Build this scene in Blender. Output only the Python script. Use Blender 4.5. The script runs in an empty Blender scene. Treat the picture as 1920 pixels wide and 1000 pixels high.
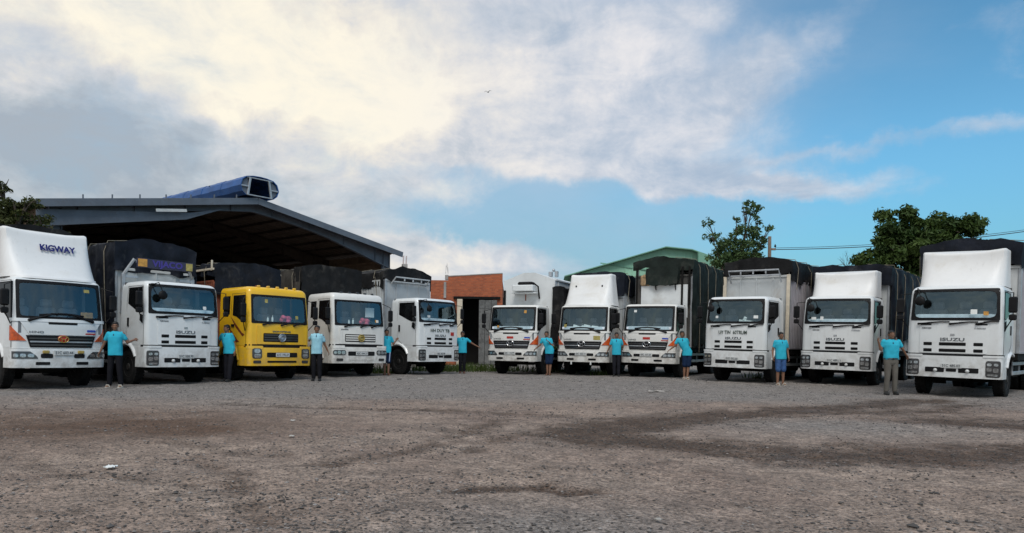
import bpy, bmesh, math, random
import numpy as np
from mathutils import Vector, Matrix, noise

random.seed(7)
C = bpy.context.scene.collection
SC = bpy.context.scene
R = math.radians
PI = math.pi

# ------------------------------------------------------------------ camera
FPX = 1350.0            # focal length in pixels of the 1920 wide photograph
CAM_H = 1.15
ROLL = R(0.6)
HORIZON = 652.0
cam = bpy.data.cameras.new('camera')
cam.sensor_width = 36.0
cam.lens = 36.0 * FPX / 1920.0
cam.shift_y = (HORIZON - 500.0) / 1920.0
cam.clip_start = 0.05
cam.clip_end = 3000.0
camo = bpy.data.objects.new('camera', cam)
C.objects.link(camo)
camo.location = (0, 0, CAM_H)
camo.rotation_euler = (R(90), -ROLL, 0)
SC.camera = camo


def X_at(px, depth):
    return (px - 960.0) / FPX * depth


# ------------------------------------------------------------------ exposure, sun, world
EXPO = 0.60
SC.view_settings.view_transform = 'Standard'
SC.view_settings.look = 'None'
SC.view_settings.exposure = EXPO
SC.view_settings.gamma = 1.0
SC.view_settings.use_curve_mapping = False

SUN_EL = R(53)
SUN_AZ = R(178)          # compass style: 0 = straight ahead (+Y), 90 = right (+X)
sun = bpy.data.lights.new('sun', 'SUN')
sun.energy = 1.4
sun.angle = R(28)
sun.color = (1.0, 0.97, 0.92)
suno = bpy.data.objects.new('sun', sun)
C.objects.link(suno)
sd = Vector((math.sin(SUN_AZ) * math.cos(SUN_EL), math.cos(SUN_AZ) * math.cos(SUN_EL), math.sin(SUN_EL)))
suno.rotation_euler = sd.to_track_quat('Z', 'Y').to_euler()
suno.location = sd * 50


class NT:
    """short-hand for building node trees"""
    def __init__(self, tree):
        self.t = tree
        self.n = tree.nodes
        self.l = tree.links

    def node(self, typ, **kw):
        nd = self.n.new(typ)
        for k, v in kw.items():
            setattr(nd, k, v)
        return nd

    def put(self, sock, v):
        if v is None:
            return
        if isinstance(v, bpy.types.NodeSocket):
            self.l.new(v, sock)
        else:
            sock.default_value = v

    def math(self, op, a, b=None, c=None, clamp=False):
        nd = self.node('ShaderNodeMath', operation=op)
        nd.use_clamp = clamp
        self.put(nd.inputs[0], a)
        self.put(nd.inputs[1], b)
        self.put(nd.inputs[2], c)
        return nd.outputs[0]

    def vmath(self, op, a, b=None):
        nd = self.node('ShaderNodeVectorMath', operation=op)
        self.put(nd.inputs[0], a)
        self.put(nd.inputs[1], b)
        return nd.outputs[0]

    def noise(self, vec, scale, detail=4.0, rough=0.55, dist=0.0, w=None):
        nd = self.node('ShaderNodeTexNoise')
        if w is not None:
            nd.noise_dimensions = '4D'
            self.put(nd.inputs['W'], w)
        self.put(nd.inputs['Vector'], vec)
        nd.inputs['Scale'].default_value = scale
        nd.inputs['Detail'].default_value = detail
        nd.inputs['Roughness'].default_value = rough
        nd.inputs['Distortion'].default_value = dist
        return nd.outputs[0]

    def smooth(self, v, lo, hi, a=0.0, b=1.0):
        nd = self.node('ShaderNodeMapRange', interpolation_type='SMOOTHSTEP')
        self.put(nd.inputs['Value'], v)
        for i, x in enumerate((lo, hi, a, b)):
            self.put(nd.inputs[i + 1], x)
        return nd.outputs[0]

    def mix(self, f, a, b, mode='MIX'):
        nd = self.node('ShaderNodeMix', data_type='RGBA', blend_type=mode)
        self.put(nd.inputs[0], f)
        self.put(nd.inputs[6], a if not isinstance(a, tuple) else tuple(a) + ((1,) if len(a) == 3 else ()))
        self.put(nd.inputs[7], b if not isinstance(b, tuple) else tuple(b) + ((1,) if len(b) == 3 else ()))
        return nd.outputs[2]

    def comb(self, x, y, z):
        nd = self.node('ShaderNodeCombineXYZ')
        self.put(nd.inputs[0], x)
        self.put(nd.inputs[1], y)
        self.put(nd.inputs[2], z)
        return nd.outputs[0]


def build_world():
    w = bpy.data.worlds.new('World')
    SC.world = w
    w.use_nodes = True
    w.node_tree.nodes.clear()
    T = NT(w.node_tree)
    STR = 0.1
    g = 2.0 ** (-EXPO) / STR            # displayed linear value -> colour before strength and exposure
    sky = T.node('ShaderNodeTexSky', sky_type='NISHITA')
    sky.sun_disc = False
    sky.sun_elevation = SUN_EL
    sky.sun_rotation = SUN_AZ
    sky.air_density = 1.0
    sky.dust_density = 0.6
    sky.ozone_density = 1.5
    tc = T.node('ShaderNodeTexCoord')
    d = tc.outputs['Generated']
    sep = T.node('ShaderNodeSeparateXYZ')
    T.put(sep.inputs[0], d)
    x, y, z = sep.outputs
    zc = T.math('MAXIMUM', z, 0.0)
    az = T.math('ARCTAN2', x, y)
    el = T.math('ARCSINE', T.math('MINIMUM', zc, 0.999))
    # flat cloud deck coordinates: clouds shrink towards the horizon
    den = T.math('ADD', zc, 0.16)
    q = T.comb(T.math('DIVIDE', x, den), T.math('DIVIDE', y, den), 0.0)
    deck = T.noise(q, 1.05, 8.0, 0.58, 0.35)
    deck2 = T.noise(q, 2.6, 7.0, 0.6, 0.2)
    puff = T.noise(d, 5.0, 9.0, 0.6, 0.25)
    fine = T.noise(T.vmath('MULTIPLY', d, (1.0, 1.0, 1.7)), 11.0, 9.0, 0.64, 0.35)
    wx = T.math('MULTIPLY', T.math('SUBTRACT', puff, 0.5), 0.20)
    wy = T.math('MULTIPLY', T.math('SUBTRACT', T.noise(T.vmath('ADD', d, (3.1, 7.7, 1.3)), 5.0, 9.0, 0.6), 0.5), 0.13)
    azw = T.math('ADD', az, wx)
    elw = T.math('ADD', el, wy)

    def ang(px, py):
        a = math.atan((px - 960) / FPX)
        return a, math.atan((HORIZON + (px - 960) * 0.0105 - py) / FPX * math.cos(a))

    def blob(px, py, rx, ry, wgt, rot=0.0):
        a0, e0 = ang(px, py)
        da = T.math('SUBTRACT', azw, a0)
        de = T.math('SUBTRACT', elw, e0)
        c, s = math.cos(R(rot)), math.sin(R(rot))
        u = T.math('ADD', T.math('MULTIPLY', da, c * FPX / rx), T.math('MULTIPLY', de, s * FPX / rx))
        v = T.math('ADD', T.math('MULTIPLY', da, -s * FPX / ry), T.math('MULTIPLY', de, c * FPX / ry))
        r2 = T.math('ADD', T.math('MULTIPLY', u, u), T.math('MULTIPLY', v, v))
        return T.math('MULTIPLY', T.math('EXPONENT', T.math('MULTIPLY', r2, -1.0)), wgt)

    def total(lst):
        s = None
        for b in lst:
            v = blob(*b)
            s = v if s is None else T.math('ADD', s, v)
        return s

    # how far left of the clear part we are: the cloud bank fills the left half of the sky and all behind
    side = T.math('ARCTAN2', x, T.math('ABSOLUTE', y))     # left to right, the same before and behind
    bank = T.smooth(T.math('ADD', side, T.math('MULTIPLY', T.math('SUBTRACT', puff, 0.5), 0.22)), -0.20, 0.46, 1.0, 0.0)
    back = T.smooth(y, 0.35, -0.35, 0.0, 0.62)
    cover = T.math('MAXIMUM', T.math('MULTIPLY', bank, 0.84), back)
    marks = total([
        (1180, 110, 130, 75, 0.75, 0), (1060, 130, 90, 60, 0.5, 0), (1480, 95, 240, 50, 0.50, 24), (1330, 230, 160, 90, 0.40, 0), (1560, 330, 180, 30, 0.30, -4),
        (1250, 330, 330, 26, 0.55, -5), (1580, 270, 220, 13, 0.40, 2), (1880, 235, 120, 20, 0.40, 4),
        (1905, 110, 60, 60, 0.35, 30), (1420, 350, 170, 28, 0.42, -8), (1840, 30, 120, 50, 0.35, 10), (1300, 20, 120, 40, 0.45, 15), (800, 468, 170, 32, 0.75, -4),
        (1120, 230, 260, 110, 0.55, 10), (1060, 330, 120, 18, 0.35, 0),
        (940, 415, 240, 44, -0.70, 3), (1180, 420, 240, 42, -0.60, 0), (830, 345, 190, 18, -0.28, -6), (700, 440, 90, 16, -0.3, 0), (1240, 20, 60, 50, -0.2, 0)])
    cov = T.math('ADD', cover, marks)
    cov = T.math('ADD', cov, T.math('MULTIPLY', T.math('SUBTRACT', deck, 0.5), 0.85))
    cov = T.math('ADD', cov, T.math('MULTIPLY', T.math('SUBTRACT', fine, 0.5), 0.85))
    cov = T.math('ADD', cov, T.math('MULTIPLY', T.math('SUBTRACT', puff, 0.5), 0.45))
    mask = T.smooth(cov, 0.20, 0.95)
    # brightness of the cloud: sun glow behind the upper left, thick grey patches
    glow = total([(330, 40, 420, 150, 1.0, -8), (480, 170, 330, 120, 0.55, 0), (20, 165, 60, 30, 0.5, 0), (375, 250, 40, 22, 0.65, 0),
                  (760, 180, 260, 120, 0.26, 0), (700, 420, 160, 70, 0.22, -20), (1180, 80, 90, 50, 0.40, 0)])
    shade = total([(60, 220, 220, 110, 0.60, -30), (230, 300, 330, 80, 0.60, -12), (480, 235, 120, 70, 0.36, -30), (420, 45, 90, 18, 0.28, 5),
                   (590, 150, 60, 40, 0.22, 30), (620, 260, 250, 50, 0.35, -10), (1000, 20, 140, 60, 0.25, 0), (150, 110, 120, 40, 0.25, -40)])
    tone = T.math('ADD', 0.45, T.math('MULTIPLY', glow, 0.72))
    tone = T.math('SUBTRACT', tone, T.math('MULTIPLY', shade, 0.62))
    tone = T.math('ADD', tone, T.math('MULTIPLY', T.math('SUBTRACT', deck2, 0.5), 0.75))
    tone = T.math('ADD', tone, T.math('MULTIPLY', T.math('SUBTRACT', puff, 0.5), 0.75))
    tone = T.math('ADD', tone, T.math('MULTIPLY', T.math('SUBTRACT', fine, 0.5), 0.62))
    away = T.vmath('ADD', d, (0.022, 0.0, -0.026))
    rel = T.math('SUBTRACT', puff, T.noise(away, 5.0, 9.0, 0.6, 0.25))
    rel2 = T.math('SUBTRACT', fine, T.noise(T.vmath('MULTIPLY', T.vmath('ADD', d, (0.009, 0.0, -0.010)), (1.0, 1.0, 1.7)), 11.0, 9.0, 0.64, 0.35))
    tone = T.math('SUBTRACT', tone, T.math('ADD', T.math('MULTIPLY', rel, 1.5), T.math('MULTIPLY', rel2, 1.2)))
    ramp = T.node('ShaderNodeValToRGB')
    cr = ramp.color_ramp
    stops = [(0.0, (0.40, 0.45, 0.51)), (0.30, (0.52, 0.56, 0.60)), (0.55, (0.70, 0.70, 0.71)), (0.78, (0.90, 0.84, 0.74)), (1.0, (1.05, 0.97, 0.80))]
    while len(cr.elements) < len(stops):
        cr.elements.new(0.5)
    for e, (p, c) in zip(cr.elements, stops):
        e.position = p
        e.color = tuple(v for v in c) + (1,)
    T.put(ramp.inputs[0], tone)
    # away from the glow the cloud is cooler
    cool = T.smooth(side, -0.30, 0.22)
    ccol = T.mix(T.math('MULTIPLY', cool, 0.92), ramp.outputs[0], T.mix(T.smooth(tone, 0.1, 1.0), (0.40, 0.50, 0.64), (0.86, 0.84, 0.86)))
    ccol = T.mix(1.0, ccol, (g, g, g), 'MULTIPLY')
    # clear sky: the physical sky, deepened as the photograph shows
    clear = T.mix(1.0, sky.outputs[0], (0.56, 0.99, 1.04), 'MULTIPLY')
    deep = T.math('MULTIPLY', T.smooth(el, 0.10, 0.60, 1.0, 0.86), T.smooth(el, 0.0, 0.28, 0.52, 1.0))
    clear = T.mix(1.0, clear, T.comb(T.math('MULTIPLY', deep, 1.0), deep, deep), 'MULTIPLY')
    # thin high veil, thickest on the left and fading out to the right
    veil = T.math('MULTIPLY', T.smooth(T.math('ADD', side, T.math('MULTIPLY', T.math('SUBTRACT', deck, 0.5), 0.5)), 0.02, 0.52, 0.72, 0.0), T.smooth(el, 0.02, 0.5, 0.9, 1.0))
    vcol = T.mix(T.smooth(T.math('ADD', el, T.math('MULTIPLY', T.math('SUBTRACT', fine, 0.5), 0.2)), 0.05, 0.40), (0.33 * g, 0.49 * g, 0.60 * g), (0.50 * g, 0.58 * g, 0.70 * g))
    clear = T.mix(veil, clear, vcol)
    col = T.mix(T.math('MULTIPLY', mask, 0.94), clear, ccol)
    bg = T.node('ShaderNodeBackground')
    T.put(bg.inputs[0], col)
    bg.inputs[1].default_value = STR
    out = T.node('ShaderNodeOutputWorld')
    T.l.new(bg.outputs[0], out.inputs[0])
    w.cycles.sampling_method = 'MANUAL'
    w.cycles.sample_map_resolution = 512


build_world()
try:
    SC.cycles.use_denoising = True
    SC.cycles.max_bounces = 6
    SC.cycles.transparent_max_bounces = 12
except Exception:
    pass

# ------------------------------------------------------------------ materials
MATS = {}


def pbr(name, col, rough=0.5, metal=0.0, var=0.0, scale=6.0, bump=0.0, bscale=40.0, coat=0.0, dirt=None, dscale=3.0, damt=0.5, spec=0.5, stretch=None, grime=0.0):
    if name in MATS:
        return MATS[name]
    m = bpy.data.materials.new(name)
    m.use_nodes = True
    T = NT(m.node_tree)
    b = T.n['Principled BSDF']
    b.inputs['Roughness'].default_value = rough
    b.inputs['Metallic'].default_value = metal
    b.inputs['Coat Weight'].default_value = coat
    b.inputs['Coat Roughness'].default_value = 0.08
    b.inputs['Specular IOR Level'].default_value = spec
    tc = T.node('ShaderNodeTexCoord')
    oi = T.node('ShaderNodeObjectInfo')
    wv = T.math('MULTIPLY', oi.outputs['Random'], 37.0)
    vec = tc.outputs['Object']
    if stretch:
        vec = T.vmath('MULTIPLY', vec, stretch)
    c = tuple(col) + (1,)
    if var or dirt:
        n1 = T.noise(vec, scale, 5.0, 0.6, 0.2, w=wv)
        lo = tuple(max(0, v * (1 - var)) for v in col)
        hi = tuple(min(1, v * (1 + var)) for v in col)
        c = T.mix(T.smooth(n1, 0.3, 0.7), lo, hi)
        if dirt:
            n2 = T.noise(vec, dscale, 7.0, 0.65, 0.5, w=wv)
            f = T.math('MULTIPLY', T.smooth(n2, 0.50, 0.80), damt)
            c = T.mix(f, c, tuple(dirt))
            T.put(b.inputs['Roughness'], T.math('ADD', rough, T.math('MULTIPLY', f, 0.3), clamp=True))
    if grime:
        sepz = T.node('ShaderNodeSeparateXYZ')
        T.put(sepz.inputs[0], tc.outputs['Object'])
        low = T.smooth(sepz.outputs[2], 1.55, 0.45)
        blot = T.noise(tc.outputs['Object'], 4.5, 7.0, 0.7, 0.4, w=wv)
        strk = T.noise(T.vmath('MULTIPLY', tc.outputs['Object'], (9.0, 9.0, 0.55)), 1.6, 5.0, 0.65, 0.0, w=wv)
        f1 = T.math('MULTIPLY', low, T.smooth(blot, 0.36, 0.68))
        f2 = T.math('MULTIPLY', T.smooth(strk, 0.55, 0.78), 0.55)
        fg = T.math('MULTIPLY', T.math('MAXIMUM', f1, f2), grime, clamp=True)
        c = T.mix(fg, c, (0.235, 0.195, 0.155))
        T.put(b.inputs['Roughness'], T.math('ADD', rough, T.math('MULTIPLY', fg, 0.5), clamp=True))
    T.put(b.inputs['Base Color'], c)
    if bump:
        n3 = T.noise(vec, bscale, 5.0, 0.6)
        bp = T.node('ShaderNodeBump')
        bp.inputs['Strength'].default_value = bump
        bp.inputs['Distance'].default_value = 0.02
        T.put(bp.inputs['Height'], n3)
        T.put(b.inputs['Normal'], bp.outputs[0])
    MATS[name] = m
    return m


DUST = (0.30, 0.25, 0.20)
white = pbr('white_paint', (0.70, 0.72, 0.72), 0.32, var=0.04, scale=1.2, coat=0.35, dirt=(0.42, 0.38, 0.33), dscale=1.6, damt=0.35, grime=0.55)
white_warm = pbr('white_paint_warm', (0.71, 0.70, 0.665), 0.36, var=0.05, scale=1.2, coat=0.3, dirt=(0.40, 0.35, 0.28), dscale=1.8, damt=0.45, grime=0.65)
yellow = pbr('yellow_paint', (0.80, 0.46, 0.012), 0.32, var=0.05, scale=1.2, coat=0.4, dirt=(0.38, 0.24, 0.07), dscale=1.6, damt=0.35, grime=0.5)
fairing_white = pbr('fairing_white', (0.74, 0.74, 0.73), 0.45, var=0.04, scale=1.0, dirt=(0.50, 0.44, 0.34), dscale=1.1, damt=0.55, grime=0.35)
black = pbr('black_plastic', (0.009, 0.009, 0.010), 0.5, var=0.3, scale=5, dirt=(0.03, 0.027, 0.023), damt=0.5, spec=0.18)
chassis_m = pbr('chassis_black', (0.008, 0.0075, 0.007), 0.8, var=0.4, scale=4, dirt=(0.022, 0.019, 0.016), damt=0.6, spec=0.18)
rubber = pbr('tyre_rubber', (0.010, 0.010, 0.010), 0.85, var=0.3, scale=8, dirt=(0.035, 0.03, 0.026), dscale=4, damt=0.6, spec=0.18)
rim_m = pbr('rim_steel', (0.03, 0.028, 0.026), 0.6, metal=0.3, var=0.3, scale=6, dirt=(0.08, 0.06, 0.05), damt=0.7)
chrome = pbr('chrome', (0.55, 0.56, 0.57), 0.25, metal=1.0)
steel = pbr('galvanised_steel', (0.42, 0.44, 0.46), 0.45, metal=0.6, var=0.15, scale=4, dirt=(0.22, 0.16, 0.11), damt=0.5)
grey_panel = pbr('grey_box_panel', (0.40, 0.42, 0.43), 0.5, var=0.10, scale=2, dirt=(0.20, 0.17, 0.14), dscale=1.5, damt=0.7, grime=0.5)
pale_panel = pbr('pale_box_panel', (0.52, 0.54, 0.54), 0.5, var=0.08, scale=2, dirt=(0.28, 0.23, 0.18), dscale=1.5, damt=0.7)
white_panel = pbr('white_box_panel', (0.66, 0.68, 0.68), 0.5, var=0.06, scale=2, dirt=(0.34, 0.29, 0.23), dscale=1.5, damt=0.55)
mauve_panel = pbr('mauve_grey_panel', (0.34, 0.32, 0.34), 0.55, var=0.10, scale=2, dirt=(0.22, 0.19, 0.17), dscale=1.5, damt=0.6)
dark_panel = pbr('dark_box_panel', (0.075, 0.072, 0.068), 0.65, var=0.25, scale=2, dirt=(0.14, 0.11, 0.08), damt=0.6, spec=0.18)
rust_panel = pbr('rust_red_panel', (0.24, 0.065, 0.03), 0.7, var=0.3, scale=3, dirt=(0.10, 0.05, 0.03), damt=0.7)
cream = pbr('cream_paint', (0.62, 0.54, 0.42), 0.5, var=0.1, dirt=DUST, damt=0.5)
tarp_navy = pbr('navy_tarpaulin', (0.0085, 0.011, 0.018), 0.62, var=0.4, scale=2.5, bump=0.6, bscale=9, dirt=(0.10, 0.10, 0.105), dscale=2.6, damt=0.6, spec=0.18)
tarp_black = pbr('black_tarpaulin', (0.010, 0.010, 0.0105), 0.66, var=0.4, scale=2.5, bump=0.6, bscale=9, dirt=(0.10, 0.093, 0.083), dscale=2.6, damt=0.6, spec=0.18)
tarp_brown = pbr('brown_grey_tarpaulin', (0.05, 0.045, 0.038), 0.7, var=0.4, scale=2.5, bump=0.5, bscale=9, dirt=(0.15, 0.13, 0.11), dscale=1.5, damt=0.5, spec=0.18)
tarp_green = pbr('dark_green_tarpaulin', (0.013, 0.019, 0.016), 0.68, var=0.35, scale=2.5, bump=0.5, bscale=9, dirt=(0.08, 0.08, 0.07), dscale=2.2, damt=0.6, spec=0.18)
orange_lens = pbr('orange_lens', (0.50, 0.075, 0.008), 0.25, coat=0.4, var=0.45, scale=9)
lamp_glass = pbr('lamp_glass', (0.35, 0.37, 0.38), 0.08, metal=0.7, coat=1.0, var=0.4, scale=25)
lamp_dark = pbr('lamp_housing', (0.03, 0.031, 0.033), 0.25, coat=0.8)
gold = pbr('gold_lamp', (0.42, 0.30, 0.08), 0.3, metal=0.3)
red_m = pbr('red_paint', (0.42, 0.025, 0.018), 0.4)
blue_m = pbr('blue_paint', (0.03, 0.07, 0.40), 0.4)
violet_m = pbr('violet_letters', (0.055, 0.04, 0.24), 0.4)
navy_ink = pbr('navy_letters', (0.010, 0.012, 0.13), 0.4)
grey_ink = pbr('grey_letters', (0.10, 0.11, 0.12), 0.4)
green_ink = pbr('dark_green_letters', (0.045, 0.07, 0.055), 0.4)
plate_m = pbr('plate_white', (0.55, 0.56, 0.55), 0.4, var=0.1, dirt=DUST, damt=0.4)
sign_board = pbr('sign_board', (0.03, 0.03, 0.06), 0.4)
amber_panel = pbr('amber_panel', (0.50, 0.25, 0.05), 0.35, var=0.3, scale=14)
khaki_panel = pbr('khaki_panel', (0.36, 0.30, 0.09), 0.4, var=0.25, scale=14)
rope_m = pbr('rope', (0.22, 0.19, 0.14), 0.9, var=0.3)
interior_m = pbr('cab_interior', (0.07, 0.07, 0.072), 0.8, var=0.2)
dash_m = pbr('dashboard_grey', (0.16, 0.17, 0.18), 0.7, var=0.15)
glare_m = pbr('dash_glare', (0.74, 0.78, 0.84), 0.7, var=0.15, scale=9)  # pale colour stands in for light reflected at the windscreen foot
seat_m = pbr('seat_cloth', (0.26, 0.26, 0.28), 0.9, var=0.2)
paper_m = pbr('paper', (0.75, 0.77, 0.75), 0.7, var=0.08, scale=9)
pink_m = pbr('pink_cloth', (0.62, 0.10, 0.16), 0.8, var=0.4, scale=14)
sidewin_m = pbr('side_glass', (0.006, 0.0065, 0.007), 0.10, spec=0.16, var=0.3, scale=3)
swoosh_m = pbr('dark_red_stripe', (0.16, 0.03, 0.012), 0.4)
brown_cloth = pbr('brown_cardboard', (0.33, 0.22, 0.12), 0.8, var=0.3, scale=6)


def make_glass():
    m = bpy.data.materials.new('windscreen_glass')
    m.use_nodes = True
    T = NT(m.node_tree)
    T.n.clear()
    tr = T.node('ShaderNodeBsdfTransparent')
    tr.inputs[0].default_value = (0.78, 0.86, 0.87, 1)
    gl = T.node('ShaderNodeBsdfGlossy')
    gl.inputs['Roughness'].default_value = 0.03
    gl.inputs['Color'].default_value = (0.62, 0.86, 0.95, 1)
    tc = T.node('ShaderNodeTexCoord')
    bp = T.node('ShaderNodeBump')
    bp.inputs['Strength'].default_value = 0.15
    bp.inputs['Distance'].default_value = 0.02
    T.put(bp.inputs['Height'], T.noise(tc.outputs['Object'], 1.6, 2.0, 0.5))
    T.put(gl.inputs['Normal'], bp.outputs[0])
    geo = T.node('ShaderNodeNewGeometry')
    dot = T.node('ShaderNodeVectorMath', operation='DOT_PRODUCT')
    T.put(dot.inputs[0], geo.outputs['Normal'])
    T.put(dot.inputs[1], geo.outputs['Incoming'])
    c1 = T.math('SUBTRACT', 1.0, T.math('ABSOLUTE', dot.outputs['Value']))
    f = T.math('ADD', 0.12, T.math('MULTIPLY', T.math('POWER', c1, 4.0), 0.85))
    f = T.math('MULTIPLY', f, T.math('SUBTRACT', 1.0, geo.outputs['Backfacing']), clamp=True)
    mx = T.node('ShaderNodeMixShader')
    T.put(mx.inputs[0], f)
    T.l.new(tr.outputs[0], mx.inputs[1])
    T.l.new(gl.outputs[0], mx.inputs[2])
    out = T.node('ShaderNodeOutputMaterial')
    T.l.new(mx.outputs[0], out.inputs[0])
    return m


glass = make_glass()

# ------------------------------------------------------------------ mesh helpers


class MB:
    def __init__(self):
        self.v = []
        self.f = []

    def add(self, vs, fs):
        o = len(self.v)
        self.v.extend(tuple(p) for p in vs)
        self.f.extend(tuple(i + o for i in f) for f in fs)
        return self

    def box(self, c, s, bevel=0.0, rot=None):
        """box centred at c with full size s; the long edges are chamfered"""
        hx, hy, hz = s[0] / 2, s[1] / 2, s[2] / 2
        b = min(bevel, hx * 0.8, hy * 0.8, hz * 0.8)
        if b <= 0:
            vs = [(x, y, z) for x in (-hx, hx) for y in (-hy, hy) for z in (-hz, hz)]
            fs = [(0, 1, 3, 2), (4, 6, 7, 5), (0, 4, 5, 1), (2, 3, 7, 6), (0, 2, 6, 4), (1, 5, 7, 3)]
        else:
            bm = bmesh.new()
            bmesh.ops.create_cube(bm, size=1.0, matrix=Matrix.Diagonal((hx * 2, hy * 2, hz * 2, 1)))
            bmesh.ops.bevel(bm, geom=list(bm.edges), offset=b, segments=1, affect='EDGES', profile=0.5)
            vs = [tuple(v.co) for v in bm.verts]
            bm.verts.index_update()
            fs = [tuple(v.index for v in f.verts) for f in bm.faces]
            bm.free()
        M = rot if rot is not None else Matrix.Identity(3)
        cv = Vector(c)
        return self.add([tuple(M @ Vector(p) + cv) for p in vs], fs)

    def tube(self, pts, r, n=8, caps=True):
        pts = [Vector(p) for p in pts]
        rs = r if isinstance(r, (list, tuple)) else [r] * len(pts)
        rings = []
        up = Vector((0, 0, 1))
        prev = None
        for i, p in enumerate(pts):
            a = pts[max(0, i - 1)]
            b = pts[min(len(pts) - 1, i + 1)]
            t = (b - a).normalized()
            if prev is None:
                u = t.cross(up)
                if u.length < 1e-4:
                    u = t.cross(Vector((1, 0, 0)))
                u.normalize()
            else:
                u = (prev - t * prev.dot(t))
                u = u.normalized() if u.length > 1e-6 else t.orthogonal().normalized()
            prev = u
            w = t.cross(u)
            rings.append([p + (u * math.cos(2 * PI * k / n) + w * math.sin(2 * PI * k / n)) * rs[i] for k in range(n)])
        return self.loft(rings, caps)

    def loft(self, rings, caps=True, closed=True):
        n = len(rings[0])
        vs = [p for rg in rings for p in rg]
        fs = []
        for i in range(len(rings) - 1):
            for k in range(n if closed else n - 1):
                k2 = (k + 1) % n
                fs.append((i * n + k, i * n + k2, (i + 1) * n + k2, (i + 1) * n + k))
        if caps:
            fs.append(tuple(reversed(range(n))))
            fs.append(tuple(range((len(rings) - 1) * n, len(rings) * n)))
        return self.add(vs, fs)

    def prism(self, poly, axis, a, b):
        """polygon of 2-D points swept along an axis from a to b; x: (y,z) y: (x,z) z: (x,y)"""
        def P(p, t):
            return {'x': (t, p[0], p[1]), 'y': (p[0], t, p[1]), 'z': (p[0], p[1], t)}[axis]
        n = len(poly)
        vs = [P(p, a) for p in poly] + [P(p, b) for p in poly]
        fs = [tuple(range(n)), tuple(reversed(range(n, 2 * n)))]
        fs += [(i, i + n, (i + 1) % n + n, (i + 1) % n) for i in range(n)]
        return self.add(vs, fs)

    def lathe(self, prof, c, axis='x', n=20):
        """profile of (along, radius) turned about an axis through c"""
        rings = []
        for a, r in prof:
            rg = []
            for k in range(n):
                t = 2 * PI * k / n
                p = {'x': (a, r * math.cos(t), r * math.sin(t)), 'y': (r * math.cos(t), a, r * math.sin(t)), 'z': (r * math.cos(t), r * math.sin(t), a)}[axis]
                rg.append((p[0] + c[0], p[1] + c[1], p[2] + c[2]))
            rings.append(rg)
        return self.loft(rings, True)

    def ball(self, c, r, nu=12, nv=8):
        rx, ry, rz = r if isinstance(r, (tuple, list)) else (r, r, r)
        rings = []
        for j in range(1, nv):
            ph = PI * j / nv
            rings.append([(c[0] + rx * math.sin(ph) * math.cos(2 * PI * k / nu), c[1] + ry * math.sin(ph) * math.sin(2 * PI * k / nu), c[2] - rz * math.cos(ph)) for k in range(nu)])
        o = len(self.v)
        self.loft(rings, False)
        top = len(self.v)
        self.v.append((c[0], c[1], c[2] - rz))
        self.v.append((c[0], c[1], c[2] + rz))
        L = o + (nv - 2) * nu
        for k in range(nu):
            self.f.append((top, o + (k + 1) % nu, o + k))
            self.f.append((top + 1, L + k, L + (k + 1) % nu))
        return self

    def mesh(self, name, mat=None, smooth=35):
        me = bpy.data.meshes.new(name)
        me.from_pydata(self.v, [], self.f)
        bm = bmesh.new()
        bm.from_mesh(me)
        bmesh.ops.recalc_face_normals(bm, faces=list(bm.faces))
        bm.to_mesh(me)
        bm.free()
        if mat is not None:
            for mm in (mat if isinstance(mat, (list, tuple)) else [mat]):
                me.materials.append(mm)
        if smooth:
            me.polygons.foreach_set('use_smooth', [True] * len(me.polygons))
            me.set_sharp_from_angle(angle=R(smooth))
        me.update()
        return me


def link(name, me, parent=None, loc=(0, 0, 0), rot=(0, 0, 0), scale=None):
    o = bpy.data.objects.new(name, me)
    C.objects.link(o)
    o.location = loc
    o.rotation_euler = rot
    if scale is not None:
        o.scale = scale
    if parent is not None:
        o.parent = parent
    return o


CACHE = {}


def part(name, parent, mat, fn, key=None, smooth=35, loc=(0, 0, 0), rot=(0, 0, 0)):
    """a child object; fn(mb) fills the mesh; equal keys share mesh data"""
    k = (name, key, mat.name) if key is not None else None
    if k is not None and k in CACHE:
        me = CACHE[k]
    else:
        mb = MB()
        r = fn(mb)
        mb = r if isinstance(r, MB) else mb
        me = mb.mesh(name, mat, smooth)
        if k is not None:
            CACHE[k] = me
    return link(name, me, parent, loc, rot)


def thing(name, label, cat, loc=(0, 0, 0), rotz=0.0, group=None, roll=0.0):
    o = bpy.data.objects.new(name, None)
    C.objects.link(o)
    o.empty_display_size = 0.3
    o.location = loc
    o.rotation_euler = (0, roll, rotz)
    o['label'] = label
    o['category'] = cat
    if group:
        o['group'] = group
    return o


def tag(o, label, cat, group=None, kind=None):
    o['label'] = label
    o['category'] = cat
    if group:
        o['group'] = group
    if kind:
        o['kind'] = kind
    return o


def struct(name, me, kind='structure'):
    o = link(name, me)
    o['kind'] = kind
    return o


def text_mesh(body, size, extrude=0.004, fat=0.0, width=None, shear=0.0):
    cu = bpy.data.curves.new('lettering', 'FONT')
    cu.body = body
    cu.size = size
    cu.extrude = extrude
    cu.offset = fat
    cu.shear = shear
    cu.align_x = 'CENTER'
    cu.align_y = 'CENTER'
    o = bpy.data.objects.new('lettering_tmp', cu)
    C.objects.link(o)
    bpy.context.view_layer.update()
    me = bpy.data.meshes.new_from_object(o.evaluated_get(bpy.context.evaluated_depsgraph_get()))
    bpy.data.objects.remove(o)
    if width and len(me.vertices):
        xs = [v.co.x for v in me.vertices]
        k = width / max(1e-6, max(xs) - min(xs))
        mid = (max(xs) + min(xs)) / 2
        for v in me.vertices:
            v.co.x = (v.co.x - mid) * k
    return me


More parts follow.
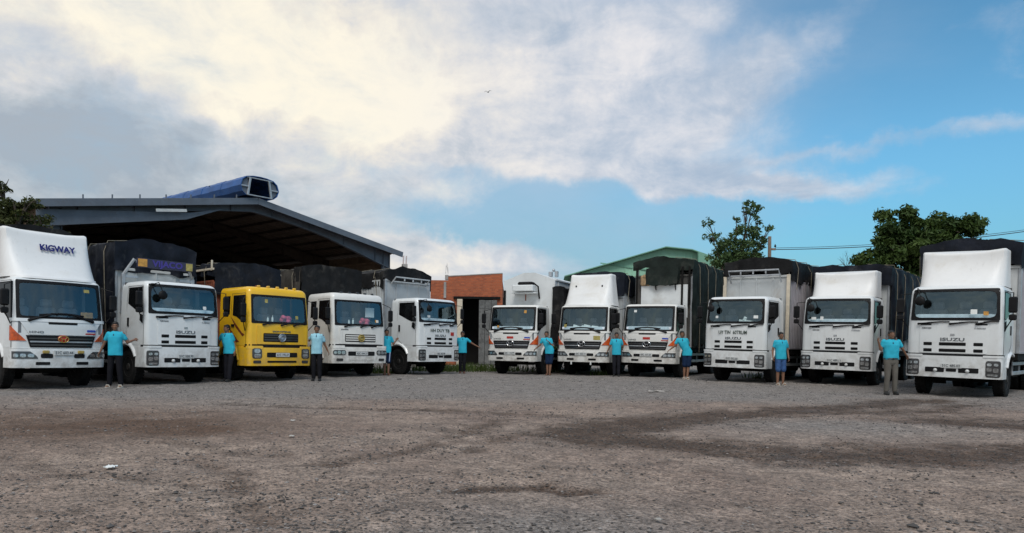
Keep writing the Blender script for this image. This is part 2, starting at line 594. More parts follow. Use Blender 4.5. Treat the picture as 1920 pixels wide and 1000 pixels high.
def lettering(body, size, parent, loc, mat, rot=(PI / 2, 0, 0), width=None, fat=0.0, shear=0.0):
    me = text_mesh(body, size, 0.004, fat, width, shear)
    me.materials.clear()
    me.materials.append(mat)
    return link('lettering', me, parent, loc, rot)


# ------------------------------------------------------------------ ground
def smoothstep(a, b, v):
    t = np.clip((np.asarray(v, float) - a) / (b - a), 0, 1)
    return t * t * (3 - 2 * t)


_tab = np.random.RandomState(5).rand(256, 256)


def vnoise(x, y):
    xi = np.floor(x).astype(int)
    yi = np.floor(y).astype(int)
    fx = x - xi
    fy = y - yi
    fx = fx * fx * (3 - 2 * fx)
    fy = fy * fy * (3 - 2 * fy)
    a = _tab[xi % 256, yi % 256]
    b = _tab[(xi + 1) % 256, yi % 256]
    c = _tab[xi % 256, (yi + 1) % 256]
    d = _tab[(xi + 1) % 256, (yi + 1) % 256]
    return (a * (1 - fx) + b * fx) * (1 - fy) + (c * (1 - fx) + d * fx) * fy


def fbm(x, y, o=4):
    s, a, t = 0, 1.0, 0
    for i in range(o):
        s = s + a * vnoise(x * 2 ** i + 17.3 * i, y * 2 ** i + 9.1 * i)
        t += a
        a *= 0.55
    return s / t


def ground_base(x, y):
    """the lie of the land: a touch higher at the back of the yard"""
    return 0.09 * smoothstep(19, 27, y)


# wheel tracks and worn strips: centre lines on the ground (metres), half width, weight
TRACKS = [
    ([(9.6, 17.0), (7.2, 14.8), (4.6, 13.2), (2.4, 11.6), (1.0, 9.9), (1.3, 9.0)], 0.85, 1.15),
    ([(10.5, 16.2), (8.4, 14.2), (5.6, 13.0)], 0.5, 0.8),
    ([(1.2, 9.2), (2.1, 8.4), (3.2, 7.9), (4.6, 8.0), (6.2, 8.3), (8.6, 9.0), (11.5, 10.5)], 0.8, 1.15),
    ([(2.6, 9.0), (4.6, 8.9), (6.6, 9.2)], 0.3, 0.6),
    ([(7.3, 12.2), (8.2, 11.2), (8.6, 9.9), (8.4, 8.8)], 1.15, 1.1),
    ([(11.5, 12.8), (9.0, 12.2), (7.5, 11.8)], 0.55, 0.8),
    ([(2.6, 11.8), (0.6, 12.6), (-2.2, 13.2), (-5.5, 13.9)], 0.35, 0.6),
    ([(-0.2, 11.6), (-0.7, 9.6), (-1.1, 8.2), (-1.5, 7.0)], 0.30, 0.65),
    ([(0.7, 11.0), (0.0, 9.2), (-0.4, 7.9)], 0.25, 0.6),
    ([(-0.3, 5.75), (0.15, 5.95), (0.7, 6.0)], 0.17, 0.9),
    ([(-3.2, 7.6), (-2.4, 6.2), (-2.0, 5.4), (-1.5, 4.8)], 0.20, 0.6),
    ([(-5.0, 7.2), (-3.9, 6.4), (-2.8, 5.9)], 0.22, 0.55),
    ([(-4.2, 8.6), (-3.0, 7.7), (-2.2, 7.4)], 0.16, 0.5),
]


def track_mask(x, y):
    m = np.zeros_like(x, float)
    wx = x + (fbm(x * 0.7, y * 0.7) - 0.5) * 0.9
    wy = y + (fbm(x * 0.7 + 40, y * 0.7 + 11) - 0.5) * 0.9
    for pl, hw, wt in TRACKS:
        d2 = np.full_like(m, 1e9)
        for (x0, y0), (x1, y1) in zip(pl[:-1], pl[1:]):
            dx, dy = x1 - x0, y1 - y0
            t = np.clip(((wx - x0) * dx + (wy - y0) * dy) / (dx * dx + dy * dy), 0, 1)
            d2 = np.minimum(d2, (wx - x0 - t * dx) ** 2 + (wy - y0 - t * dy) ** 2)
        m = np.maximum(m, wt * np.exp(-d2 / (hw * hw)))
    return m


def ground_z(x, y):
    x = np.asarray(x, float)
    y = np.asarray(y, float)
    far = 1 - smoothstep(30, 45, np.hypot(x, y))
    z = ground_base(x, y)
    z = z + far * ((fbm(x * 0.35, y * 0.35, 3) - 0.5) * 0.05 + (fbm(x * 1.7 + 5, y * 1.7, 4) - 0.5) * 0.030 + (fbm(x * 6.0, y * 6.0 + 3, 3) - 0.5) * 0.016)
    tm = track_mask(x, y)
    z = z + far * (tm * (-0.03 + 0.07 * (fbm(x * 4.3 + 9, y * 4.3, 3) - 0.5)) + 0.05 * (fbm(x * 2.6, y * 2.6 + 21, 4) - 0.5))
    return z


def gz(x, y):
    return float(ground_base(x, y))


def gzf(x, y):
    return float(ground_z(np.array([x]), np.array([y]))[0])


def build_ground():
    xs = np.concatenate([np.array([-900, -500, -250, -120, -70, -45]), np.linspace(-30, -12, 90), np.linspace(-11.9, 11.9, 300), np.linspace(12, 30, 90), np.array([45, 70, 120, 250, 500, 900])])
    ys = np.concatenate([np.array([-600, -200, -80, -30, -12, -5]), np.linspace(-1, 2.9, 16), np.geomspace(3.0, 34, 330), np.array([37, 42, 50, 65, 90, 150, 300, 700, 1600])])
    X, Y = np.meshgrid(xs, ys)
    Z = ground_z(X, Y)
    nx, ny = len(xs), len(ys)
    co = np.stack([X.ravel(), Y.ravel(), Z.ravel()], 1)
    idx = np.arange(nx * ny).reshape(ny, nx)
    q = np.stack([idx[:-1, :-1], idx[:-1, 1:], idx[1:, 1:], idx[1:, :-1]], -1).reshape(-1, 4)
    me = bpy.data.meshes.new('ground')
    me.from_pydata(co.tolist(), [], q.tolist())
    me.polygons.foreach_set('use_smooth', [True] * len(me.polygons))
    tm = track_mask(X, Y)
    nzz = fbm(X * 1.1 + 3, Y * 1.1, 4)
    wear = np.clip(tm * (0.45 + 1.1 * nzz), 0, 1)
    red = np.exp(-(((X + 6.2 + 0.6 * (nzz - .5)) / 2.6) ** 2 + ((Y - 10.3) / 2.0) ** 2)) + 0.6 * np.exp(-(((X + 3.9) / 1.0) ** 2 + ((Y - 9.6) / 0.7) ** 2))
    red = np.clip(red * (0.3 + 1.3 * fbm(X * 0.9, Y * 1.4 + 8, 4)), 0, 1)
    coarse = smoothstep(13.5, 18.0, Y + 4.5 * (fbm(X * 0.4, Y * 0.4, 3) - 0.5) + np.clip(-X, 0, 8) * 0.25)
    coarse = np.maximum(coarse, np.exp(-(((X - 4.9) / 2.2) ** 2 + ((Y - 10.9) / 1.3) ** 2)) * 0.9)
    coarse = np.maximum(coarse, np.exp(-(((X - 0.3) / 1.1) ** 2 + ((Y - 4.6) / 0.9) ** 2)) * 0.8)
    at = me.color_attributes.new('ground_cover', 'FLOAT_COLOR', 'POINT')
    buf = np.stack([wear.ravel(), red.ravel(), np.clip(coarse, 0, 1).ravel(), np.ones(nx * ny)], 1)
    at.data.foreach_set('color', buf.ravel())
    m = bpy.data.materials.new('gravel_yard')
    m.use_nodes = True
    T = NT(m.node_tree)
    b = T.n['Principled BSDF']
    tc = T.node('ShaderNodeTexCoord')
    v = tc.outputs['Object']
    att = T.node('ShaderNodeAttribute', attribute_name='ground_cover')
    sp = T.node('ShaderNodeSeparateColor')
    T.put(sp.inputs[0], att.outputs['Color'])
    big = T.noise(v, 0.45, 6, 0.6, 0.3)
    mid = T.noise(v, 2.3, 7, 0.65, 0.4)
    gr = T.noise(v, 22.0, 6, 0.7)
    spk = T.noise(v, 70.0, 3, 0.6)
    vor = T.node('ShaderNodeTexVoronoi')
    T.put(vor.inputs['Vector'], v)
    vor.inputs['Scale'].default_value = 38.0
    vor2 = T.node('ShaderNodeTexVoronoi')
    T.put(vor2.inputs['Vector'], v)
    vor2.inputs['Scale'].default_value = 15.0
    patch = T.noise(v, 0.95, 7, 0.62, 0.6)
    base = T.mix(T.smooth(big, 0.32, 0.68), (0.285, 0.210, 0.172), (0.420, 0.326, 0.266))
    base = T.mix(T.math('MULTIPLY', T.smooth(patch, 0.46, 0.66), 0.55), base, (0.270, 0.217, 0.184))
    base = T.mix(T.math('MULTIPLY', T.smooth(patch, 0.40, 0.26), 0.6), base, (0.45, 0.362, 0.297))
    base = T.mix(T.math('MULTIPLY', T.smooth(mid, 0.38, 0.72), 0.55), base, (0.205, 0.160, 0.133))
    stone = T.mix(T.smooth(gr, 0.35, 0.65), (0.180, 0.173, 0.166), (0.315, 0.303, 0.291))
    base = T.mix(T.math('MULTIPLY', sp.outputs[2], 0.75), base, stone)
    base = T.mix(T.math('MULTIPLY', sp.outputs[1], 0.95), base, (0.125, 0.072, 0.046))
    wearf = T.smooth(T.math('ADD', sp.outputs[0], T.math('ADD', T.math('MULTIPLY', T.math('SUBTRACT', mid, 0.5), 1.3), T.math('MULTIPLY', T.math('SUBTRACT', gr, 0.5), 1.9))), 0.18, 1.05)
    base = T.mix(T.math('MULTIPLY', wearf, 0.92), base, (0.078, 0.048, 0.032))
    base = T.mix(T.math('MULTIPLY', T.smooth(T.noise(v, 6.5, 6, 0.7, 0.5), 0.52, 0.74), 0.45), base, (0.115, 0.088, 0.072))
    clump = T.noise(v, 3.6, 9, 0.78, 0.3)
    clump2 = T.noise(T.vmath('ADD', v, (7.0, 3.0, 1.0)), 7.5, 8, 0.8, 0.2)
    base = T.mix(0.85, base, T.mix(T.smooth(clump, 0.30, 0.70), (0.62, 0.61, 0.60), (1.30, 1.30, 1.30)), 'MULTIPLY')
    base = T.mix(T.math('MULTIPLY', T.smooth(clump2, 0.46, 0.30), 0.55), base, (0.075, 0.062, 0.055))
    base = T.mix(T.math('MULTIPLY', T.smooth(clump2, 0.60, 0.74), 0.45), base, (0.40, 0.36, 0.33))
    # grit: dark and light grains
    base = T.mix(T.math('MULTIPLY', T.smooth(gr, 0.52, 0.36), 0.55), base, (0.055, 0.052, 0.050))
    base = T.mix(T.math('MULTIPLY', T.smooth(spk, 0.60, 0.72), 0.45), base, (0.34, 0.32, 0.30))
    cellc = T.node('ShaderNodeSeparateColor')
    T.put(cellc.inputs[0], vor.outputs['Color'])
    base = T.mix(0.65, base, T.mix(cellc.outputs[0], (0.55, 0.55, 0.55), (1.35, 1.33, 1.30)), 'MULTIPLY')
    T.put(b.inputs['Base Color'], base)
    wet = T.math('MULTIPLY', sp.outputs[0], T.smooth(big, 0.5, 0.66))
    T.put(b.inputs['Roughness'], T.math('SUBTRACT', 0.92, T.math('MULTIPLY', wet, 0.35)))
    b.inputs['Specular IOR Level'].default_value = 0.3
    bp = T.node('ShaderNodeBump')
    bp.inputs['Strength'].default_value = 1.0
    bp.inputs['Distance'].default_value = 0.04
    hgt = T.math('ADD', T.math('MULTIPLY', gr, 0.6), T.math('MULTIPLY', T.smooth(vor.outputs['Distance'], 0.5, 0.0), 0.5))
    hgt = T.math('ADD', hgt, T.math('MULTIPLY', T.smooth(vor2.outputs['Distance'], 0.35, 0.05), 0.5))
    T.put(bp.inputs['Height'], hgt)
    T.put(b.inputs['Normal'], bp.outputs[0])
    me.materials.append(m)
    struct('ground', me)


build_ground()

# ------------------------------------------------------------------ truck parts


class Surf:
    """wrap-around front of a cab: front, rounded corners and sides; front faces -Y"""
    def __init__(s, hw, yf, bow, r, L):
        s.hw = hw if callable(hw) else (lambda z: hw)
        s.yf = yf if callable(yf) else (lambda z: yf)
        s.L = L if callable(L) else (lambda z: L)
        s.bow = bow
        s.rz = r if callable(r) else (lambda z: r)
        s.h0 = s.hw(1.2)

    def F(s, x, z, off=0.0):
        hw = s.hw(z)
        r = s.rz(z)
        k = hw / s.h0
        xu = abs(x) * k
        sg = 1 if x >= 0 else -1
        fl = hw - r
        if xu <= fl:
            nx, ny = 2 * s.bow * xu / (fl * fl), -1.0
            n = math.hypot(nx, ny)
            px, py = xu, s.yf(z) + s.bow * (xu / fl) ** 2
            nx, ny = nx / n, ny / n
        else:
            th = (xu - fl) / r
            yc = s.yf(z) + s.bow + r
            if th <= PI / 2:
                nx, ny = math.sin(th), -math.cos(th)
                px, py = fl + r * nx, yc + r * ny
            else:
                nx, ny = 1, 0
                px, py = hw, yc + (th - PI / 2) * r
        return (sg * (px + nx * off), py + ny * off, z)

    def S(s, side, y, z, off=0.0):
        return (side * (s.hw(z) + off), y, z)

    def shell(s, zs, mb, hole=None, extra=(), thick=0.0):
        """hole = (x half width, z0, z1) left open in the front"""
        rm = max(s.rz(z) for z in zs)
        fl = s.h0 - rm
        end = fl + rm * PI / 2
        xs = set([0.0])
        for k in range(1, 9):
            xs.add(round(fl * k / 8, 4))
        for k in range(1, 8):
            xs.add(round(fl + (end - fl) * k / 7, 4))
        if hole:
            xs.add(hole[0])
        xs.update(extra)
        xs = sorted(xs)
        cols = [('s', -1, f) for f in (1.0, 0.66, 0.33)] + [('f', -x) for x in reversed(xs[1:])] + [('f', x) for x in xs] + [('s', 1, f) for f in (0.33, 0.66, 1.0)]
        rings = []
        for z in zs:
            rg = []
            for c in cols:
                if c[0] == 'f':
                    rg.append(s.F(c[1], z))
                else:
                    y0 = s.F(end, z)[1]
                    rg.append((c[1] * s.hw(z), y0 + (s.L(z) - y0) * c[2], z))
            rings.append(rg)
        n = len(cols)
        o = len(mb.v)
        for rg in rings:
            mb.v.extend(rg)
        for i in range(len(zs) - 1):
            for k in range(n):
                k2 = (k + 1) % n
                if hole and k2 and cols[k][0] == 'f' and cols[k2][0] == 'f':
                    xm = (cols[k][1] + cols[k2][1]) / 2
                    zm = (zs[i] + zs[i + 1]) / 2
                    if abs(xm) < hole[0] and hole[1] < zm < hole[2]:
                        continue
                mb.f.append((o + i * n + k, o + i * n + k2, o + (i + 1) * n + k2, o + (i + 1) * n + k))
        mb.f.append(tuple(o + k for k in reversed(range(n))))
        mb.f.append(tuple(o + (len(zs) - 1) * n + k for k in range(n)))
        return mb


def roundrect(x0, x1, z0, z1, r, n=4):
    pts = []
    for cx, cz, a in ((x1 - r, z0 + r, -90), (x1 - r, z1 - r, 0), (x0 + r, z1 - r, 90), (x0 + r, z0 + r, 180)):
        for k in range(n + 1):
            t = R(a + 90 * k / n)
            pts.append((cx + r * math.cos(t), cz + r * math.sin(t)))
    return pts


def strip(mb, fn, zs, xl, xr, nx=8, o0=-0.02, o1=0.012):
    """a slab following a surface: fn(x,z,off); rows at zs from xl(z) to xr(z)"""
    fr, bk = [], []
    for z in zs:
        a, b = xl(z), xr(z)
        fr.append([fn(a + (b - a) * k / nx, z, o1) for k in range(nx + 1)])
        bk.append([fn(a + (b - a) * k / nx, z, o0) for k in range(nx + 1)])
    n = nx + 1
    m = len(zs)
    o = len(mb.v)
    for rg in fr + bk:
        mb.v.extend(rg)
    B = o + n * m
    for i in range(m - 1):
        for k in range(nx):
            mb.f.append((o + i * n + k, o + i * n + k + 1, o + (i + 1) * n + k + 1, o + (i + 1) * n + k))
        mb.f.append((o + i * n, o + (i + 1) * n, B + (i + 1) * n, B + i * n))
        mb.f.append((o + i * n + nx, B + i * n + nx, B + (i + 1) * n + nx, o + (i + 1) * n + nx))
    for k in range(nx):
        mb.f.append((o + k, B + k, B + k + 1, o + k + 1))
        t = (m - 1) * n
        mb.f.append((o + t + k, o + t + k + 1, B + t + k + 1, B + t + k))
    return mb


def rr_strip(mb, fn, x0, x1, z0, z1, r=0.02, nx=8, o0=-0.02, o1=0.012):
    """rounded rectangle slab"""
    r = min(r, (z1 - z0) / 2 * 0.98, (x1 - x0) / 2 * 0.98)
    zs = []
    for k in range(4):
        zs.append(z0 + r - r * math.cos(PI / 2 * k / 3))
    zs += [z1 - r + r * math.sin(PI / 2 * k / 3) for k in range(4)]
    if zs[4] - zs[3] < 1e-5:
        zs.pop(4)

    def ins(z):
        d = max(0.0, z0 + r - z, z - (z1 - r))
        return r - math.sqrt(max(0.0, r * r - d * d))
    return strip(mb, fn, zs, lambda z: x0 + ins(z), lambda z: x1 - ins(z), nx, o0, o1)


def frame_ring(mb, fn, outer, inner, o0=-0.015, o1=0.008):
    """ring between two equal-length outlines following a surface"""
    n = len(outer)
    rings = [[fn(x, z, o0) for x, z in outer], [fn(x, z, o1) for x, z in outer], [fn(x, z, o1) for x, z in inner], [fn(x, z, o0) for x, z in inner]]
    o = len(mb.v)
    for rg in rings:
        mb.v.extend(rg)
    for j in range(3):
        for k in range(n):
            k2 = (k + 1) % n
            mb.f.append((o + j * n + k, o + j * n + k2, o + (j + 1) * n + k2, o + (j + 1) * n + k))
    return mb


def resample(poly, step=0.06):
    out = []
    for (a, b), (c, d) in zip(poly, poly[1:] + poly[:1]):
        n = max(1, int(math.hypot(c - a, d - b) / step))
        for k in range(n):
            out.append((a + (c - a) * k / n, b + (d - b) * k / n))
    return out


def side_slab(mb, S, side, poly, o0=-0.01, o1=0.01):
    n = len(poly)
    vs = [S.S(side, y, z, o1) for y, z in poly] + [S.S(side, y, z, o0) for y, z in poly]
    fs = [tuple(range(n)), tuple(reversed(range(n, 2 * n)))] + [(i, (i + 1) % n, (i + 1) % n + n, i + n) for i in range(n)]
    return mb.add(vs, fs)


def plate(root, x, y, z, txt, w=0.47, h=0.11):
    p = part('number_plate', root, plate_m, lambda mb: mb.box((0, 0, 0), (w, 0.012, h), 0.004), key=('plate', w, h), loc=(x, y, z))
    lettering(txt, h * 0.80, p, (0, -0.008, 0), grey_ink, width=w * 0.86, fat=0.001)
    return p


def wiper(root, S, x0, z0, x1, z1, w=1.3):
    def fn(mb):
        n = 5
        pts = [S.F(x0 + (x1 - x0) * k / n, z0 + (z1 - z0) * k / n, 0.045) for k in range(n + 1)]
        mb.tube(pts, [0.022 * w, 0.018 * w, 0.016 * w, 0.014 * w, 0.013 * w, 0.011 * w], 6)
        a = S.F(x1 - (x1 - x0) * 0.55, z1 - (z1 - z0) * 0.1 - 0.015, 0.03)
        b = S.F(x1 + (x1 - x0) * 0.45, z1 + (z1 - z0) * 0.1 - 0.005, 0.03)
        mid = S.F(x1, z1, 0.03)
        mb.tube([a, mid, b], 0.014 * w, 6)
        c = S.F(x0, z0, 0.0)
        mb.ball((c[0], c[1] - 0.03, c[2]), 0.03, 8, 6)
    return part('wiper', root, black, fn)


def wheel(root, x, y, r=0.50, w=0.27, dual=False):
    def tyre(mb):
        h = w / 2
        mb.lathe([(-h * .80, r * .56), (-h * .98, r * .66), (-h, r * .80), (-h * .93, r * .93), (-h * .75, r * .985), (-h * .25, r), (-h * .2, r * .975), (h * .0, r * .975),
                  (h * .2, r * .975), (h * .25, r), (h * .75, r * .985), (h * .93, r * .93), (h, r * .80), (h * .98, r * .66), (h * .80, r * .56)], (0, 0, 0), 'x', 32)
        for k in range(32):
            t = 2 * PI * (k + .5) / 32
            M = Matrix.Rotation(t, 3, 'X')
            for sx in (-1, 1):
                mb.box(tuple(M @ Vector((sx * h * .62, 0, r * .985))), (h * .55, 0.055, 0.03), 0, M)

    def rim(mb):
        h = w / 2
        for sg in (1, -1):
            mb.lathe([(sg * h * .78, r * .58), (sg * h * .86, r * .56), (sg * h * .60, r * .50), (sg * h * .35, r * .40), (sg * h * .42, r * .30), (sg * h * .75, r * .22), (sg * h * .95, r * .16), (sg * h * .98, r * .06)], (0, 0, 0), 'x', 24)
            for k in range(8):
                t = 2 * PI * k / 8
                mb.box((sg * h * .50, r * .33 * math.cos(t), r * .33 * math.sin(t)), (0.04, 0.035, 0.035), 0.008)
    for dx in ((-0.16, 0.16) if dual else (0,)):
        wo = part('wheel', root, rubber, tyre, key=('tyre', r, w), loc=(x + dx, y, r - 0.012))
        part('rim', wo, rim_m, rim, key=('rim', r, w))


def chassis(root, y_end, front_y=0.25, wy=1.2, rear=None, hw=1.05):
    def ch(mb):
        for s in (-1, 1):
            mb.box((s * 0.42, (front_y + y_end) / 2, 0.86), (0.09, y_end - front_y, 0.26), 0.01)
        for k in range(6):
            mb.box((0, front_y + (y_end - front_y) * (k + .5) / 6, 0.86), (0.75, 0.10, 0.16))
        mb.box((0, 0.28, 0.62), (1.5, 0.12, 0.18), 0.02)
    part('chassis', root, chassis_m, ch, smooth=0)

    def eng(mb):
        mb.box((0, 0.95, 0.88), (1.02, 1.1, 0.62), 0.06)
        mb.box((0, 0.42, 0.80), (1.15, 0.14, 0.52), 0.03)
        mb.box((0, 0.9, 0.50), (0.55, 0.7, 0.20), 0.05)
    part('engine', root, chassis_m, eng, key='engine')
    part('front_axle', root, chassis_m, lambda mb: mb.tube([(-0.85, wy, .5), (-0.5, wy, .42), (0.5, wy, .42), (0.85, wy, .5)], 0.06, 8), key=('fa', wy))
    for s in (-1, 1):
        wheel(root, s * (hw - 0.15), wy)
    rear = rear if rear is not None else [y_end * 0.72]
    for ry in rear:
        part('rear_axle', root, chassis_m, lambda mb: mb.tube([(-0.9, 0, .5), (-0.2, 0, .5), (-.15, 0, .5), (.15, 0, .5), (0.2, 0, .5), (0.9, 0, .5)], [.07, .08, .2, .2, .08, .07], 10), key='ra', loc=(0, ry, 0))
        for s in (-1, 1):
            wheel(root, s * (hw - 0.30), ry, dual=True)
    part('fuel_tank', root, chassis_m, lambda mb: mb.box((hw - 0.35, 3.1, 0.75), (0.55, 1.1, 0.5), 0.06), key=('ft', hw))
    part('air_tank', root, chassis_m, lambda mb: mb.lathe([(-.5, .05), (-.45, .16), (.45, .16), (.5, .05)], (-(hw - .35), 3.0, .78), 'y', 14), key=('at', hw))

    def guard(mb):
        for s in (-1, 1):
            for z in (.62, .88):
                mb.box((s * (hw - 0.03), 3.2, z), (0.04, 2.6, 0.10), 0.01)
            for y in (2.1, 3.2, 4.3):
                mb.box((s * (hw - 0.06), y, .78), (0.04, 0.05, 0.45))
    part('side_guard', root, steel, guard, key=('sg', hw), smooth=0)
    for s in (-1, 1):
        part('mud_flap', root, rubber, lambda mb: mb.box((0, 0, 0), (0.5, 0.015, 0.45)), key='flap', loc=(s * (hw - .3), wy + 0.66, 0.48))


def cab_interior(root, S, zb, zt, L, hw, glare=True):
    part('cab_lining', root, interior_m, lambda mb: (mb.box((0, L - 0.10, (zb + zt) / 2 - 0.2), (hw * 1.9, 0.03, zt - zb + 0.6)), mb.box((0, L * .55, zb - 0.55), (hw * 1.9, L * .8, 0.03))), key=('lin', zb, zt, L, hw), smooth=0)
    part('dashboard', root, dash_m, lambda mb: (mb.prism([(0.10, zb - .38), (0.10, zb - .04), (0.42, zb - .03), (0.52, zb - .12), (0.48, zb - .38)], 'x', -hw * .90, hw * .90)), key=('dash', zb, hw))
    if glare:
        part('dash_glare', root, glare_m, lambda mb: mb.prism([(0.12, zb + .03), (0.13, zb + .13), (0.42, zb + .16), (0.42, zb + .03)], 'x', -hw * .83, hw * .83), key=('mat', zb, hw))  # wedge added as the bright reflected strip low in the windscreen
    for x in (-hw * .55, hw * .05, hw * .55):
        def seat(mb):
            mb.box((0, 0.02, -.12), (0.46, 0.48, 0.14), 0.04)
            mb.box((0, 0.24, 0.22), (0.46, 0.12, 0.62), 0.05)
            mb.box((0, 0.25, 0.64), (0.28, 0.09, 0.20), 0.04)
        part('seat', root, seat_m, seat, key='seat', loc=(x, 0.92, zb - 0.22))

    def wheelm(mb):
        n = 20
        M = Matrix.Rotation(R(-32), 3, 'X')
        ring = [M @ Vector((0.23 * math.cos(2 * PI * k / n), 0.23 * math.sin(2 * PI * k / n), 0)) for k in range(n + 1)]
        mb.tube(ring, 0.016, 6)
        for k in range(3):
            t = R(90 + 120 * k)
            mb.tube([(0, 0, 0), M @ Vector((0.22 * math.cos(t), 0.22 * math.sin(t), 0))], 0.015, 6)
    part('steering_wheel', root, black, wheelm, key='sw', loc=(hw * .5, 0.60, zb + 0.02))


def screen(root, S, wx, z0, z1, r=0.10, border=0.05):
    part('windscreen', root, glass, lambda mb: strip(mb, S.F, [z0 + (z1 - z0) * k / 6 for k in range(7)], lambda z: -wx, lambda z: wx, 24, -0.010, -0.004))
    rs_ = random.Random(int(root.location.x * 100))
    for k in range(rs_.choice((1, 1, 2))):
        sx = rs_.choice((-1, 1)) * rs_.uniform(.45, .82) * wx
        sz = rs_.choice((z1 - .17, z0 + .16, z0 + .2))
        sw, sh_ = rs_.uniform(.09, .16), rs_.uniform(.08, .13)
        part('screen_sticker', root, rs_.choice((paper_m, paper_m, khaki_panel, amber_panel)), lambda mb: rr_strip(mb, S.F, sx - sw / 2, sx + sw / 2, sz - sh_ / 2, sz + sh_ / 2, .01, 3, -.003, -.001))
    out = resample(roundrect(-wx - 0.02, wx + 0.02, z0 - 0.02, z1 + 0.02, 0.03, 3), 0.09)
    # inner outline at equal angles so both have the same number of points
    inn = []
    for x, z in out:
        tx = max(-(wx - border), min(wx - border, x))
        tz = max(z0 + border, min(z1 - border, z))
        # pull the corners in to a radius
        cx = (wx - border - r) * (1 if tx > 0 else -1)
        cz = (z1 - border - r) if tz > (z0 + z1) / 2 else (z0 + border + r)
        if abs(tx) > abs(cx) and ((tz > cz) == (tz > (z0 + z1) / 2)) and (tz - cz) * (1 if tz > (z0 + z1) / 2 else -1) > 0:
            d = math.hypot(tx - cx, tz - cz)
            if d > r:
                tx, tz = cx + (tx - cx) * r / d, cz + (tz - cz) * r / d
        inn.append((tx, tz))
    part('windscreen_frame', root, black, lambda mb: frame_ring(mb, S.F, out, inn))


def side_glass(root, S, side, poly, rub=0.03):
    """door window: black surround with a pane standing just proud of it"""
    cy = sum(p[0] for p in poly) / len(poly)
    cz = sum(p[1] for p in poly) / len(poly)
    big = [(cy + (y - cy) * (1 + rub * 2), cz + (z - cz) * (1 + rub * 2)) for y, z in poly]
    f = part('side_window', root, black, lambda mb: side_slab(mb, S, side, big, -0.03, 0.004), smooth=0)
    part('pane', f, sidewin_m, lambda mb: side_slab(mb, S, side, poly, -0.02, 0.009), smooth=0)


def door_seam(root, S, side, poly, w=0.012):
    def fn(mb):
        pts = [S.S(side, y, z, 0.001) for y, z in poly]
        mb.tube(pts, w / 2, 4)
    part('door_seam', root, black, fn)


def big_mirror(root, side, x, y, z, zroof, S):
    """tall rear-view mirror on a tubular arm"""
    def arm(mb):
        a = S.S(side, 0.32, zroof - 0.02)
        b = S.S(side, 0.28, z - 0.62)
        mb.tube([a, (side * x, y, z + 0.30), (side * x, y, z - 0.32), b], 0.014, 6)
    ar = part('mirror_arm', root, black, arm)

    def head(mb):
        mb.box((side * x, y - 0.02, z), (0.19, 0.08, 0.40), 0.035)
        mb.box((side * x, y - 0.02, z - 0.31), (0.17, 0.08, 0.15), 0.03)
    part('mirror_head', ar, black, head)


def round_mirror(root, S, x, z, zroof):
    """round kerb mirror hung in front of the windscreen corner"""
    a = S.F(x * 1.12, zroof - 0.01, 0.0)
    c = (x * 0.92, a[1] - 0.34, z)

    def arm(mb):
        mb.tube([a, (x * 1.02, a[1] - 0.26, zroof + 0.03), (c[0], c[1] + 0.03, z + 0.12), c], 0.014, 6)
        mb.box((a[0], a[1], a[2]), (0.10, 0.10, 0.06), 0.02)
    ar = part('mirror_arm', root, black, arm)
    part('mirror_head', ar, black, lambda mb: mb.ball(c, (0.125, 0.06, 0.125), 14, 8))


def sticker(root, S, x, z, w, h, mat, name='sticker'):
    return part(name, root, mat, lambda mb: rr_strip(mb, S.F, x - w / 2, x + w / 2, z - h / 2, z + h / 2, 0.01, 4, 0.002, 0.028))


def fender(root, S, side, mat, wy, rad, L, zt, zb, y0):
    """side skin below the door with the wheel arch cut out, and its flared lip"""
    arc = []
    cz = 0.5
    n = 14
    for k in range(n + 1):
        t = PI - PI * k / n
        yy, zz = wy + rad * math.cos(t), cz + rad * math.sin(t)
        if zz < zb:
            continue
        if yy <= L:
            arc.append((yy, zz))
    poly = [(y0, zt), (y0, zb)] + [(arc[0][0], zb)] + arc + [(L, arc[-1][1]), (L, zt)]
    part('fender', root, mat, lambda mb: side_slab(mb, S, side, poly, -0.10, 0.0), smooth=0)

    def lip(mb):
        rings = []
        for yy, zz in arc:
            dy, dz = (yy - wy) / rad, (zz - cz) / rad
            rings.append([S.S(side, yy, zz, o) if i == 0 else (side * (S.hw(zz) + o), yy + dy * e, zz + dz * e)
                          for i, (o, e) in enumerate([(-0.25, 0.0), (0.05, 0.0), (0.055, 0.045), (0.0, 0.09)])])
        mb.loft(rings, True, False)
    part('wheel_arch', root, mat, lip)


def step_well(root, S, side, y0, y1, zb):
    part('cab_step', root, black, lambda mb: (mb.box((side * (S.hw(1.0) - 0.12), (y0 + y1) / 2, zb), (0.24, y1 - y0, 0.05), 0.01)), smooth=0)


